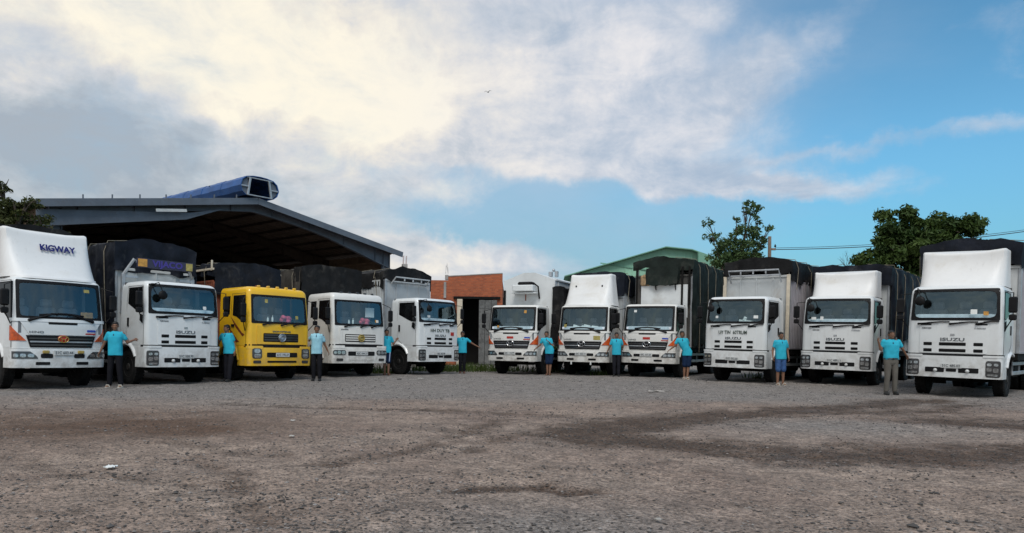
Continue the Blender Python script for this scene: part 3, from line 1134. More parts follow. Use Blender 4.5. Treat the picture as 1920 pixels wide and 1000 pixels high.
# ---- fairing above the cab ------------------------------------------------
def fairing(root, hw0, hw1, z0, z1, y0, y1, Lb, dots=False, scoop=0.10, wing=0.52, tip=0.05):
    """swept roof fairing: the front runs out into wide rounded wings at the foot and sharp corners at the top"""
    def T_(z):
        return max(0.0, min(1.0, (z - z0) / (z1 - z0)))

    def hw(z):
        t = T_(z)
        return hw0 + (hw1 - hw0) * min(1, t * 1.15) ** 0.8 - (0.035 * max(0, (t - 0.95) / 0.05) ** 2)

    def yf(z):
        t = T_(z)
        return y0 + (y1 - y0) * (t ** 0.85) + scoop * math.sin(PI * t) + (0.06 * max(0, (t - 0.95) / 0.05) ** 2)
    S = Surf(hw, yf, 0.05, lambda z: wing + (tip - wing) * T_(z) ** 0.8, Lb)
    S.h0 = hw0
    zs = [z0 + (z1 - z0) * t for t in (0, .03, .12, .25, .4, .55, .7, .82, .9, .95, .975, .99, 1.0)]
    def ears(mb):
        S.shell(zs, mb)
        for i_, (x, y, z) in enumerate(mb.v):
            t = T_(z)
            k = min(1.0, abs(x) / hw0)
            mb.v[i_] = (x, y + 0.05 * t * (1 - k ** 2), z + 0.085 * t * (k ** 2.5 - 0.45))
    fo = part('fairing', root, fairing_white, ears, smooth=42)
    if dots:
        for x in (-.62, .62):
            part('fairing_lamp', root, black, lambda mb: mb.ball(S.F(x, z0 + (z1 - z0) * .62, 0.0), (.035, .03, .035), 8, 6))
    # trim along the foot of the fairing
    part('fairing_trim', root, fairing_white, lambda mb: strip(mb, S.F, [z0 - .03, z0 + .015, z0 + .04], lambda z: -hw0 - .02, lambda z: hw0 + .02, 24, -0.02, 0.025))
    return S


# ---- cargo bodies -----------------------------------------------------------
def tarp_mesh(y0, y1, hw, ztop, zside, zfront, arch=0.12, seed=0, fold=0.10, bow=0.9, sides=(1, -1), zback=None, sag=0.075, rag=0.10):
    mb = MB()
    st = 0.13

    def disp(p):
        x, y, z = p
        q = Vector((x * 1.3 + seed * 13.1, y * 1.3, z * 1.1))
        f = Vector((noise.noise(Vector((seed * 7.7 + y * 3.2, z * 0.55, x * 0.3))), noise.noise(Vector((x * 3.2 + seed * 5.1, z * 0.55, y * 0.2 + 9))), noise.noise(q * 1.7)))
        g = Vector((noise.noise(q * 3.3 + Vector((5, 1, 2))), noise.noise(q * 3.3 + Vector((1, 8, 2))), noise.noise(q * 3.3 + Vector((1, 1, 9)))))
        top = max(0.0, min(1.0, (z - (ztop - arch - 0.25)) / 0.25))
        ax = fold * (1.0 - 0.6 * top)
        d = Vector((f.x * ax, f.y * ax, f.z * fold * 0.8)) + g * fold * 0.35
        return (x + d.x, y + d.y, z + d.z)

    def zt(x, y):
        return ztop - arch * (abs(x) / hw) ** 2.2 - sag * math.sin(PI * (y - y0) / bow) ** 2 * (0.4 + 0.6 * (1 - (x / hw) ** 2))

    def grid(P, nu, nv):
        o = len(mb.v)
        for j in range(nv + 1):
            for i in range(nu + 1):
                mb.v.append(disp(P(i / nu, j / nv)))
        for j in range(nv):
            for i in range(nu):
                a = o + j * (nu + 1) + i
                mb.f.append((a, a + 1, a + nu + 2, a + nu + 1))
    nX, nY = int(2 * hw / st) + 1, int((y1 - y0) / st) + 1
    grid(lambda u, v: (-hw + 2 * hw * u, y0 + (y1 - y0) * v, zt(-hw + 2 * hw * u, y0 + (y1 - y0) * v)), nX, nY)
    for s in sides:
        def low(y):
            return zside + rag * (noise.noise(Vector((y * 0.9, seed * 3.3 + s, 0.4))) + 0.5 * abs(math.sin(PI * (y - y0) / bow)) - 0.25)
        def PS(u, v):
            y = y0 + (y1 - y0) * u
            top = zt(s * hw, y)
            return (s * hw, y, top + (low(y) - top) * v)
        grid(PS, nY, max(3, int((ztop - zside) / st)))
    for yy, zz in ((y0, zfront), (y1, zback if zback is not None else zside)):
        if zz is None:
            continue
        def PF(u, v):
            x = -hw + 2 * hw * u
            top = zt(x, yy)
            lo = zz + rag * (noise.noise(Vector((x * 1.3, seed * 2.1 + yy, 3.4))) - 0.3 * abs(math.sin(2.2 * x)))
            return (x, yy, top + (lo - top) * v)
        grid(PF, nX, max(3, int((ztop - zz) / st)))
    me = mb.mesh('tarp')
    bm = bmesh.new()
    bm.from_mesh(me)
    bmesh.ops.remove_doubles(bm, verts=list(bm.verts), dist=0.004)
    bmesh.ops.recalc_face_normals(bm, faces=list(bm.faces))
    # cloth thickness
    bmesh.ops.solidify(bm, geom=list(bm.faces), thickness=0.012)
    bm.to_mesh(me)
    bm.free()
    me.polygons.foreach_set('use_smooth', [True] * len(me.polygons))
    me.set_sharp_from_angle(angle=R(55))
    return me


def tarp(root, mat, *a, **k):
    me = tarp_mesh(*a, **k)
    me.materials.clear()
    me.materials.append(mat)
    y0, y1, hw, ztop, zside = a[:5]
    arch = k.get('arch', .12)
    rs_ = random.Random(k.get('seed', 0))
    n = int((y1 - y0) / 1.25)
    for sd in k.get('sides', (1, -1)):
        for q in range(n):
            yy = y0 + .5 + 1.25 * q + rs_.uniform(-.12, .12)
            dy = rs_.uniform(-.25, .25)
            part('rope', root, rope_m, lambda mb: mb.tube([(sd * hw * .3, yy - dy * .6, ztop - arch * .1 + .03), (sd * (hw - .05), yy - dy * .3, ztop - arch * .9 + .05), (sd * (hw + .075), yy, ztop - arch - .25), (sd * (hw + .085), yy + dy * .5, (ztop + zside) / 2), (sd * (hw + .05), yy + dy, zside - .30)], .011, 5))
    return link('tarpaulin', me, root)


def cargo_bed(root, y0, y1, hw, z0, zs, mat, frontmat, zf, ribs=5, post=steel):
    """floor, front wall with posts, and rows of ribbed side panels between posts"""
    part('cargo_floor', root, chassis_m, lambda mb: mb.box((0, (y0 + y1) / 2, z0 - 0.09), (2 * hw - .04, y1 - y0, 0.18)), smooth=0)

    def front(mb):
        mb.box((0, y0 + 0.03, (z0 + zf) / 2), (2 * hw - 0.06, 0.05, zf - z0), 0.005)
        for k in range(1, 4):
            mb.box((-hw + 2 * hw * k / 4, y0 - 0.005, (z0 + zf) / 2), (0.05, 0.03, zf - z0 - 0.02), 0.005)
        mb.box((0, y0 - 0.01, zf - 0.04), (2 * hw - 0.02, 0.05, 0.08), 0.01)
    part('front_wall', root, frontmat, front, smooth=0)
    for s in (-1, 1):
        part('corner_post', root, post, lambda mb: mb.box((s * (hw - 0.03), y0 + .03, (z0 + zf) / 2), (0.08, 0.10, zf - z0), 0.01), smooth=0)
    n = max(2, int(round((y1 - y0) / 1.6)))
    ln = (y1 - y0) / n

    def panel(mb):
        h = zs - z0
        mb.box((0, 0, h / 2), (0.03, ln - 0.07, h), 0.004)
        m = max(4, int(ln / 0.16))
        for k in range(m):
            yy = -ln / 2 + 0.07 + (ln - 0.14) * (k + .5) / m
            mb.box((0.022, yy, h / 2), (0.025, (ln - .14) / m * 0.5, h - 0.10), 0.008)
        for zz in (0.03, h - 0.03):
            mb.box((0.022, 0, zz), (0.03, ln - .07, 0.06), 0.006)
    for s in (-1, 1):
        for k in range(n):
            part('side_panel', root, mat, panel, key=('sp', ln, zs - z0), smooth=0, loc=(s * (hw - .02), y0 + ln * (k + .5), z0), rot=(0, 0, 0 if s > 0 else PI))
            if k:
                part('side_post', root, post, lambda mb: mb.box((0, 0, (zs - z0) / 2), (0.07, 0.06, zs - z0 + .02), 0.006), key=('post', zs - z0), smooth=0, loc=(s * (hw - .015), y0 + ln * k, z0))
    part('rear_wall', root, mat, lambda mb: mb.box((0, y1 - 0.02, (z0 + zs) / 2), (2 * hw - .05, 0.04, zs - z0)), smooth=0)


def bows(root, y0, y1, hw, z0, ztop, arch, n=6):
    """the hoops the tarpaulin hangs on"""
    for k in range(n):
        y = y0 + (y1 - y0) * k / (n - 1)
        part('tarp_hoop', root, steel, lambda mb: mb.tube([(-hw + .04, 0, z0), (-hw + .04, 0, ztop - arch - .06), (-hw * .5, 0, ztop - arch * .3 - .06), (0, 0, ztop - .06), (hw * .5, 0, ztop - arch * .3 - .06), (hw - .04, 0, ztop - arch - .06), (hw - .04, 0, z0)], 0.022, 6),
             key=('hoop', hw, z0, ztop, arch), loc=(0, y, 0))


# ---- cab 1: flat-faced cab with slotted panel --------------------------------
ISZ_L = 1.55


def slot_cab(root, paint=white, hood_text=None, text_mat=green_ink, plate_txt='51C 472.36', badge=True, red_badge=False, fog=True, glare=True):
    HW = 1.075
    ZT = 2.70

    def hw(z):
        t = max(0.0, (z - ZT) / 0.18)
        return HW - 0.035 * max(0, (z - 1.9) / 0.9) - 0.13 * (1 - math.sqrt(max(0, 1 - min(1, t) ** 2)))

    def yf(z):
        t = max(0.0, (z - ZT) / 0.18)
        return 0.0 + 0.10 * max(0, (z - 1.85) / 0.95) ** 1.3 + 0.17 * (1 - math.sqrt(max(0, 1 - min(1, t) ** 2)))
    S = Surf(hw, yf, 0.07, 0.15, lambda z: ISZ_L - 0.10 * (1 - math.sqrt(max(0, 1 - min(1, max(0.0, (z - ZT) / 0.18)) ** 2))))
    zs = [1.10, 1.2, 1.4, 1.6, 1.8, 1.99, 2.2, 2.4, 2.6, 2.70, 2.745, 2.77, 2.80, 2.83, 2.855, 2.87, 2.878]
    part('cab', root, paint, lambda mb: S.shell(zs, mb, hole=(0.985, 1.99, 2.77)), key='slotcab', smooth=40)
    screen(root, S, 0.985, 1.99, 2.77, 0.15, 0.05)
    cab_interior(root, S, 1.99, 2.77, ISZ_L, HW, glare)
    # service panel, vents, bumper
    part('front_panel', root, paint, lambda mb: rr_strip(mb, S.F, -0.76, 0.76, 1.125, 1.90, 0.04, 14, -0.01, 0.014), key='slotpanel')
    for z in (1.36, 1.195):
        for x, w in ((-0.565, 0.20), (0.0, 0.60), (0.565, 0.20)):
            v = part('vent', root, black, lambda mb: rr_strip(mb, S.F, x - w / 2, x + w / 2, z - .042, z + .042, 0.015, 6, 0.0, 0.0165), key=('vent', x, z))
            part('vent_louver', v, chassis_m, lambda mb: rr_strip(mb, S.F, x - w / 2 + .02, x + w / 2 - .02, z - .006, z + .008, 0.004, 6, 0.0, 0.026), key=('vl', x, z))
    for x in (-.62, .62):
        part('air_slot', root, black, lambda mb: rr_strip(mb, S.F, x - .13, x + .13, 1.845, 1.885, 0.012, 4, 0.0, 0.0165), key=('aslot', x))
    lettering('ISUZU', 0.115, root, (0, -0.017, 1.475), grey_ink, width=0.54, fat=0.002)
    if not hood_text:
        part('emblem', root, chrome, lambda mb: mb.box((0, -0.02, 1.60), (0.10, 0.012, 0.05), 0.004), key='smallemblem')
    else:
        lettering(hood_text, 0.165, root, (-0.02, -0.020, 1.67), text_mat, width=0.98, fat=0.0015)
    if badge:
        lettering('FORWARD', 0.05, root, (-0.60, S.F(0.60, 1.77)[1] - 0.022, 1.77), grey_ink, rot=(PI / 2, 0, -0.095), width=0.22)
        lettering('F-SERIES', 0.05, root, (0.60, S.F(0.60, 1.77)[1] - 0.022, 1.77), steel, rot=(PI / 2, 0, 0.095), width=0.24)
    if red_badge:
        sticker(root, S, 0.66, 1.56, 0.18, 0.13, red_m)
    for a in ((-0.80, 1.88, -0.30, 1.93), (-0.06, 1.88, 0.36, 1.93), (0.52, 1.88, 0.84, 1.95)):
        wiper(root, S, *a)
    B = Surf(lambda z: 1.09, lambda z: -0.05 + 0.02 * abs(z - 0.8), 0.06, 0.14, 0.62)
    part('bumper_gap', root, black, lambda mb: strip(mb, S.F, [1.04, 1.07, 1.11], lambda z: -1.28, lambda z: 1.28, 30, -0.05, 0.006), key='sgap')
    part('bumper', root, paint, lambda mb: B.shell([0.50, 0.515, 0.55, 0.7, 0.9, 1.02, 1.045, 1.055], mb), key='slotbumper', smooth=40)
    for s in (-1, 1):
        part('bumper_cap', root, paint, lambda mb: rr_strip(mb, B.F, min(s * .68, s * 1.16), max(s * .68, s * 1.16), 1.03, 1.085, 0.02, 8, -0.03, 0.012), key=('bcap', s))
        h = part('headlight', root, lamp_dark, lambda mb: rr_strip(mb, B.F, min(s * .745, s * 1.06), max(s * .745, s * 1.06), 0.545, 0.955, 0.05, 10, -0.02, 0.010), key=('shl', s))

        def refl(mb):
            for x, z, w, hh in ((0.82, 0.86, .10, .07), (0.96, 0.86, .09, .07), (0.82, .74, .11, .10), (0.955, .72, .11, .11), (0.89, .60, .22, .05)):
                rr_strip(mb, B.F, min(s * (x - w / 2), s * (x + w / 2)), max(s * (x - w / 2), s * (x + w / 2)), z - hh / 2, z + hh / 2, 0.03, 4, 0.0, 0.020)
        part('reflector', h, lamp_glass, refl, key=('sref', s))
        part('lower_slot', root, black, lambda mb: rr_strip(mb, B.F, min(s * .16, s * .60), max(s * .16, s * .60), 0.63, 0.755, 0.02, 8, -0.02, 0.006), key=('lslot', s))
        if fog:
            part('fog_lamp', root, plate_m, lambda mb: mb.ball((s * .36, -0.05, .675), (.048, .05, .048), 10, 8), key=('sfog', s))
    part('lower_slot', root, black, lambda mb: rr_strip(mb, B.F, -.115, .115, 0.65, 0.73, 0.02, 4, -0.02, 0.006), key='cslot')
    plate(root, 0, -0.062, 0.80, plate_txt, 0.47, 0.115)
    # doors
    for s in (-1, 1):
        side_glass(root, S, s, [(0.36, 2.68), (0.26, 2.02), (0.42, 2.00), (0.62, 2.06), (1.12, 2.26), (1.12, 2.68)])
        door_seam(root, S, s, [(0.20, 1.12), (0.20, 2.0), (0.32, 2.74), (1.19, 2.74), (1.22, 2.3), (1.22, 1.35), (0.9, 1.12)])
        part('door_handle', root, black, lambda mb: side_slab(mb, S, s, [(1.06, 1.62), (1.06, 1.86), (1.14, 1.86), (1.14, 1.62)], -0.01, 0.02), key=('dh', s), smooth=0)
        part('side_lamp', root, black, lambda mb: side_slab(mb, S, s, [(0.24, 1.70), (0.24, 1.92), (0.38, 1.96), (0.40, 1.78)], -0.01, 0.02), key=('sl', s), smooth=0)
        fender(root, S, s, paint, 1.2, 0.62, ISZ_L - .002, 1.11, 0.74, 0.30)
        step_well(root, S, s, 0.32, 0.62, 0.62)
        big_mirror(root, s, 1.26, 0.10, 2.36, 2.72, S)
    round_mirror(root, S, -0.80, 2.47, 2.78)
    return S


# ---- cab 2: cab with wide black grille and slanting orange lamps -------------
HIN_L = 1.50


def grille_cab(root, paint=white, plate_txt='60C 118.79', red_emblem=False, red_badge=True, blue_badge=True, papers=False, yellow_tag=False, glare=True, gold_fog=False):
    HW = 1.05
    ZT = 2.63

    def hw(z):
        t = max(0.0, (z - ZT) / 0.13)
        return HW - 0.02 * max(0, (z - 1.7) / 0.9) - 0.10 * (1 - math.sqrt(max(0, 1 - min(1, t) ** 2)))

    def yf(z):
        t = max(0.0, (z - ZT) / 0.13)
        return 0.0 + 0.17 * max(0, (z - 1.62) / 1.0) + 0.14 * (1 - math.sqrt(max(0, 1 - min(1, t) ** 2)))
    S = Surf(hw, yf, 0.10, 0.17, HIN_L)
    zs = [1.0, 1.1, 1.3, 1.5, 1.62, 1.74, 1.95, 2.15, 2.35, 2.55, 2.63, 2.66, 2.70, 2.73, 2.75, 2.758]
    part('cab', root, paint, lambda mb: S.shell(zs, mb, hole=(0.96, 1.74, 2.66)), key='grillecab', smooth=40)
    screen(root, S, 0.96, 1.74, 2.66, 0.09, 0.055)
    cab_interior(root, S, 1.76, 2.66, HIN_L, HW, glare)
    # hood: a shallow raised panel that narrows towards the grille
    part('front_panel', root, paint, lambda mb: strip(mb, S.F, [1.34, 1.36, 1.5, 1.62, 1.70, 1.715], lambda z: -0.72 - 0.62 * (z - 1.34), lambda z: 0.72 + 0.62 * (z - 1.34), 14, -0.02, 0.022), key='ghood')
    part('hood_vent', root, black, lambda mb: rr_strip(mb, S.F, -.33, .33, 1.60, 1.67, 0.02, 8, 0, 0.026), key='hvent')
    g = part('grille', root, black, lambda mb: strip(mb, S.F, [1.03, 1.05, 1.18, 1.30, 1.325], lambda z: -0.70 - 0.30 * (z - 1.03), lambda z: 0.70 + 0.30 * (z - 1.03), 14, -0.02, 0.016), key='ggrille')
    for z in (1.09, 1.17, 1.25):
        part('grille_bar', g, lamp_dark if z != 1.17 else steel, lambda mb: rr_strip(mb, S.F, -0.68 - .2 * (z - 1.03), 0.68 + .2 * (z - 1.03), z - .018, z + .018, 0.012, 12, 0, 0.034), key=('gbar', z))

    def emb(mb):
        n = 20
        mb.tube([(0.15 * math.cos(2 * PI * k / n), -0.05, 1.235 + 0.105 * math.sin(2 * PI * k / n)) for k in range(n + 1)], 0.011, 6)
        for s in (-1, 1):
            mb.tube([(s * .045, -0.05, 1.15), (s * .05, -0.055, 1.235), (s * .10, -0.05, 1.30)], 0.011, 6)
        mb.box((0, -0.05, 1.235), (0.10, 0.02, 0.02), 0.006)
    e = part('emblem', root, chrome if not red_emblem else gold, emb, key='hemb')
    part('emblem_back', e, red_m if red_emblem else black, lambda mb: mb.ball((0, -0.025, 1.245), (0.165, 0.022, 0.12), 18, 8), key='hembb')
    if red_emblem:
        e.scale = (0.78, 1.0, 0.78)
        e.location = (0, 0, 0.275)
    for s in (-1, 1):
        # orange lamp: wide at the foot, running out upwards along the corner
        part('corner_light', root, orange_lens, lambda mb: strip(mb, S.F, [1.19, 1.22, 1.30, 1.40, 1.50, 1.55], lambda z: min(s * 1.17, s * (.78 + .95 * (z - 1.19))), lambda z: max(s * 1.17, s * (.78 + .95 * (z - 1.19))), 6, -0.02, 0.018), key=('clamp', s))
    # cowl wings below the windscreen
    part('cowl', root, paint, lambda mb: strip(mb, S.F, [1.66, 1.70, 1.735], lambda z: -1.13, lambda z: 1.13, 24, -0.02, 0.035), key='cowl')
    wiper(root, S, -0.74, 1.69, -0.22, 1.86, 1.9)
    wiper(root, S, 0.72, 1.69, 0.20, 1.86, 1.9)
    if red_badge:
        sticker(root, S, -0.02, 1.46, 0.28, 0.09, red_m)
    lettering('HINO', 0.07, root, (-0.58, S.F(0.58, 1.40)[1] - 0.030, 1.405), grey_ink, rot=(PI / 2, 0, -0.15), width=0.30)
    if blue_badge:
        sticker(root, S, 0.68, 1.46, 0.22, 0.055, blue_m)
        sticker(root, S, 0.66, 1.385, 0.26, 0.035, red_m)
    if yellow_tag:
        sticker(root, S, 0.60, 1.47, 0.26, 0.16, khaki_panel)
    B = Surf(lambda z: 1.075, lambda z: -0.06 + 0.05 * max(0, (0.75 - z)) * 0 - 0.02 * math.sin(PI * (z - .5) / .5), 0.13, 0.17, 0.60)
    part('bumper', root, paint, lambda mb: B.shell([0.53, 0.545, 0.58, 0.7, 0.85, 0.95, 0.985, 0.995], mb), key='gbumper', smooth=40)
    part('bumper_gap', root, black, lambda mb: strip(mb, S.F, [0.96, 1.0, 1.02], lambda z: -1.2, lambda z: 1.2, 26, -0.06, -0.004), key='ggap')
    for s in (-1, 1):
        h = part('headlight', root, lamp_dark, lambda mb: strip(mb, B.F, [0.755, 0.775, 0.83, 0.90, 0.93], lambda z: min(s * (.56 + 1.2 * max(0, z - .80)), s * 1.09), lambda z: max(s * (.56 + 1.2 * max(0, z - .80)), s * 1.09), 8, -0.02, 0.010), key=('ghl', s))

        def refl(mb):
            for x, w, hh in ((0.70, .13, .085), (0.86, .12, .09), (1.0, .10, .09)):
                rr_strip(mb, B.F, min(s * (x - w / 2), s * (x + w / 2)), max(s * (x - w / 2), s * (x + w / 2)), .83 - hh / 2, .83 + hh / 2, 0.035, 4, 0.0, 0.018)
        part('reflector', h, lamp_glass, refl, key=('gref', s))
        part('air_slot', root, black, lambda mb: rr_strip(mb, B.F, min(s * .24, s * .50), max(s * .24, s * .50), 0.77, 0.875, 0.03, 6, -0.02, 0.006), key=('gas', s))
        part('lower_slot', root, black, lambda mb: rr_strip(mb, B.F, min(s * .30, s * .60), max(s * .30, s * .60), 0.60, 0.675, 0.02, 6, -0.02, 0.006), key=('gls', s))
        if gold_fog:
            part('fog_lamp', root, gold, lambda mb: (mb.box((s * .40, -0.075, .92), (0.15, .05, .075), .015)), key=('gfog', s))
        else:
            part('tow_eye', root, chassis_m, lambda mb: (mb.box((s * .14, -0.085, .82), (0.05, .03, .07), .01)), key=('tow', s))
    plate(root, 0, -0.10, 0.845 if not gold_fog else 0.90, plate_txt, 0.47, 0.12)
    for s in (-1, 1):
        side_glass(root, S, s, [(0.34, 2.60), (0.24, 1.70), (0.40, 1.72), (0.70, 1.88), (1.14, 2.02), (1.14, 2.60)])
        door_seam(root, S, s, [(0.22, 1.02), (0.22, 1.7), (0.34, 2.66), (1.20, 2.66), (1.23, 2.2), (1.23, 1.30), (0.95, 1.08)])
        part('door_handle', root, black, lambda mb: side_slab(mb, S, s, [(1.02, 1.60), (1.02, 1.68), (1.20, 1.68), (1.20, 1.60)], -0.01, 0.025), key=('gdh', s), smooth=0)
        fender(root, S, s, paint, 1.2, 0.62, HIN_L - .002, 1.02, 0.70, 0.30)
        step_well(root, S, s, 0.32, 0.62, 0.60)
        big_mirror(root, s, 1.24, 0.12, 2.22, 2.62, S)
    if papers:
        def pap(mb):
            for x, z, rz in ((-.35, 1.90, .3), (-.15, 1.86, -.4), (.1, 1.92, .2), (.42, 1.88, .1)):
                mb.box((x, 0.30, z), (0.26, 0.03, 0.13), 0.0, Matrix.Rotation(rz, 3, 'Y'))
        part('papers', root, paper_m, pap, smooth=0)
    return S


# ---- cab 3: square cab with round emblem, sleeper window ---------------------
DON_L = 1.85


def emblem_cab(root, paint, plate_txt='51C 226.08', wide_lamps=False, swoosh=False, pink=False):
    HW = 1.06
    ZT = 2.72

    def hw(z):
        t = max(0.0, (z - ZT) / 0.17)
        return HW - 0.03 * max(0, (z - 1.8) / 0.9) - 0.12 * (1 - math.sqrt(max(0, 1 - min(1, t) ** 2)))

    def yf(z):
        t = max(0.0, (z - ZT) / 0.17)
        return 0.0 + 0.12 * max(0, (z - 1.7) / 1.0) + 0.16 * (1 - math.sqrt(max(0, 1 - min(1, t) ** 2)))
    S = Surf(hw, yf, 0.07, 0.15, DON_L)
    zs = [1.08, 1.2, 1.4, 1.6, 1.79, 1.95, 2.15, 2.35, 2.5, 2.63, 2.72, 2.78, 2.83, 2.86, 2.88, 2.888]
    part('cab', root, paint, lambda mb: S.shell(zs, mb, hole=(0.94, 1.79, 2.63)), key='emblemcab', smooth=40)
    screen(root, S, 0.94, 1.79, 2.63, 0.12, 0.045)
    cab_interior(root, S, 1.80, 2.63, DON_L, HW, False)
    part('front_panel', root, paint, lambda mb: rr_strip(mb, S.F, -0.80, 0.80, 1.14, 1.72, 0.04, 14, -0.01, 0.014), key='epanel')
    g = part('grille', root, black, lambda mb: rr_strip(mb, S.F, -0.60, 0.60, 1.21, 1.475, 0.03, 12, 0, 0.018), key='egr')
    for z in (1.27, 1.345, 1.42):
        part('grille_bar', g, lamp_dark if paint is not white_warm else paint, lambda mb: rr_strip(mb, S.F, -.58, .58, z - .020, z + .020, 0.01, 12, 0, 0.034), key=('ebar', z, paint.name))

    def emb(mb):
        n = 22
        mb.tube([(0.115 * math.cos(2 * PI * k / n), -0.055, 1.345 + 0.115 * math.sin(2 * PI * k / n)) for k in range(n + 1)], 0.016, 6)
        for s in (-1, 1):
            mb.tube([(s * .085, -.055, 1.345 + s * .02), (s * .03, -.06, 1.345 + s * .055), (-s * .04, -.06, 1.345 + s * .05), (-s * .085, -.055, 1.345 + s * .005)], [.012, .022, .02, .008], 6)
    e = part('emblem', root, chrome if not wide_lamps else gold, emb, key=('demb', wide_lamps))
    part('emblem_back', e, steel if not wide_lamps else khaki_panel, lambda mb: mb.lathe([(-0.045, 0.10), (-.02, .125)], (0, 0, 1.345), 'y', 20), key=('dembb', wide_lamps))
    if not wide_lamps:
        lettering('DONGFENG', 0.06, root, (0.0, -0.017, 1.53), grey_ink, width=0.62, fat=0.002)
    else:
        lettering('DONGFENG', 0.05, root, (-0.62, S.F(.62, 1.63)[1] - .022, 1.63), grey_ink, rot=(PI / 2, 0, -0.10), width=0.26)
    B = Surf(lambda z: 1.085, lambda z: -0.07 - 0.015 * math.sin(PI * (z - .48) / .6), 0.06, 0.13, 0.66)
    part('bumper_gap', root, black, lambda mb: strip(mb, S.F, [1.02, 1.06, 1.13], lambda z: -1.2, lambda z: 1.2, 26, -0.05, 0.004), key='egap')
    part('bumper', root, paint, lambda mb: B.shell([0.48, 0.495, 0.53, 0.7, 0.9, 1.0, 1.025, 1.035], mb), key='ebumper', smooth=40)
    for s in (-1, 1):
        part('bumper_cap', root, paint, lambda mb: rr_strip(mb, B.F, min(s * .64, s * 1.20), max(s * .64, s * 1.20), 0.99, 1.085, 0.03, 8, -0.03, 0.010), key=('ecap', s))
        if wide_lamps:
            a, b, z0, z1 = .60, 1.06, .76, .93
        else:
            a, b, z0, z1 = .68, .98, .70, 1.01
        h = part('headlight', root, lamp_dark, lambda mb: rr_strip(mb, B.F, min(s * a, s * b), max(s * a, s * b), z0, z1, 0.07, 8, -0.02, 0.012), key=('ehl', s, wide_lamps))

        def refl(mb):
            lst = ((.70, .84, .13, .12), (.85, .845, .12, .12), (.98, .84, .10, .10)) if wide_lamps else ((.83, .93, .19, .12), (.82, .78, .20, .13))
            for x, z, w, hh in lst:
                rr_strip(mb, B.F, min(s * (x - w / 2), s * (x + w / 2)), max(s * (x - w / 2), s * (x + w / 2)), z - hh / 2, z + hh / 2, 0.05, 4, 0.0, 0.022)
        part('reflector', h, lamp_glass, refl, key=('eref', s, wide_lamps))
        part('fog_lamp', root, lamp_dark, lambda mb: rr_strip(mb, B.F, min(s * .70, s * .94), max(s * .70, s * .94), .555, .645, 0.03, 5, -0.02, 0.010), key=('efog', s))
    part('air_slot', root, black, lambda mb: rr_strip(mb, B.F, -.52, .52, 0.74, 0.885, 0.03, 10, -0.02, 0.006), key='eas')
    part('lower_slot', root, black if not wide_lamps else paint, lambda mb: rr_strip(mb, B.F, -.50, .50, 0.575, 0.635, 0.02, 10, -0.02, 0.008), key=('els', wide_lamps))
    plate(root, 0, -0.10, 0.815, plate_txt, 0.47, 0.12)
    for a in ((-0.62, 1.73, -0.24, 1.80), (-0.02, 1.73, 0.30, 1.80), (0.42, 1.73, 0.74, 1.81)):
        wiper(root, S, *a)
    for x in (-.62, -.31, 0, .31, .62):
        p = S.F(x, 2.87)
        part('roof_lamp', root, lamp_dark if paint is not yellow else paint, lambda mb: mb.box((0, 0, 0), (0.10, 0.09, 0.07), 0.02), key=('rl', paint.name), loc=(x, p[1] + .06, 2.905))
    for s in (-1, 1):
        side_glass(root, S, s, [(0.34, 2.60), (0.26, 1.82), (0.44, 1.82), (0.80, 1.98), (1.02, 2.02), (1.02, 2.60)])
        side_glass(root, S, s, [(1.24, 2.60), (1.24, 2.06), (1.62, 2.06), (1.62, 2.60)])
        door_seam(root, S, s, [(0.22, 1.12), (0.22, 1.75), (0.33, 2.68), (1.12, 2.68), (1.14, 2.2), (1.14, 1.35), (0.95, 1.12)])
        part('door_handle', root, black, lambda mb: side_slab(mb, S, s, [(0.92, 1.66), (0.92, 1.74), (1.08, 1.74), (1.08, 1.66)], -0.01, 0.025), key=('edh', s), smooth=0)
        fender(root, S, s, paint, 1.25, 0.63, DON_L - .002, 1.09, 0.62, 0.35)
        step_well(root, S, s, 0.36, 0.64, 0.55)
        big_mirror(root, s, 1.24, 0.08, 2.16, 2.62, S)
        if swoosh:
            part('stripe', root, swoosh_m, lambda mb: side_slab(mb, S, s, [(0.30, 1.42), (0.46, 1.48), (0.98, 1.86), (1.16, 1.98), (0.86, 1.66), (0.42, 1.36)], 0.0, 0.004), key=('sw', s), smooth=0)
            part('stripe', root, swoosh_m, lambda mb: side_slab(mb, S, s, [(0.60, 1.20), (0.72, 1.26), (1.20, 1.62), (1.14, 1.45), (0.80, 1.18)], 0.0, 0.004), key=('sw2', s), smooth=0)

    def stuffs(mb):
        rr = random.Random(3)
        for k in range(9):
            mb.ball((0.30 + rr.uniform(-.22, .22), 0.28 + rr.uniform(-.06, .06), 1.86 + rr.uniform(0, .13)), rr.uniform(.06, .10), 8, 6)
    part('dashboard_cloth', root, pink_m, stuffs, key='cloth')
    part('dashboard_bottle', root, paper_m, lambda mb: (mb.lathe([(0, .03), (.16, .032), (.19, .012), (.24, .012)], (-.14, .30, 1.80), 'z', 10), mb.lathe([(0, .03), (.13, .032), (.16, .012), (.19, .012)], (-.28, .33, 1.80), 'z', 10)), key='bottle')
    if pink:
        part('sun_shade', root, paper_m, lambda mb: mb.box((0.56, 0.36, 2.26), (0.36, 0.02, 0.34), 0.004), key='shade')
    return S


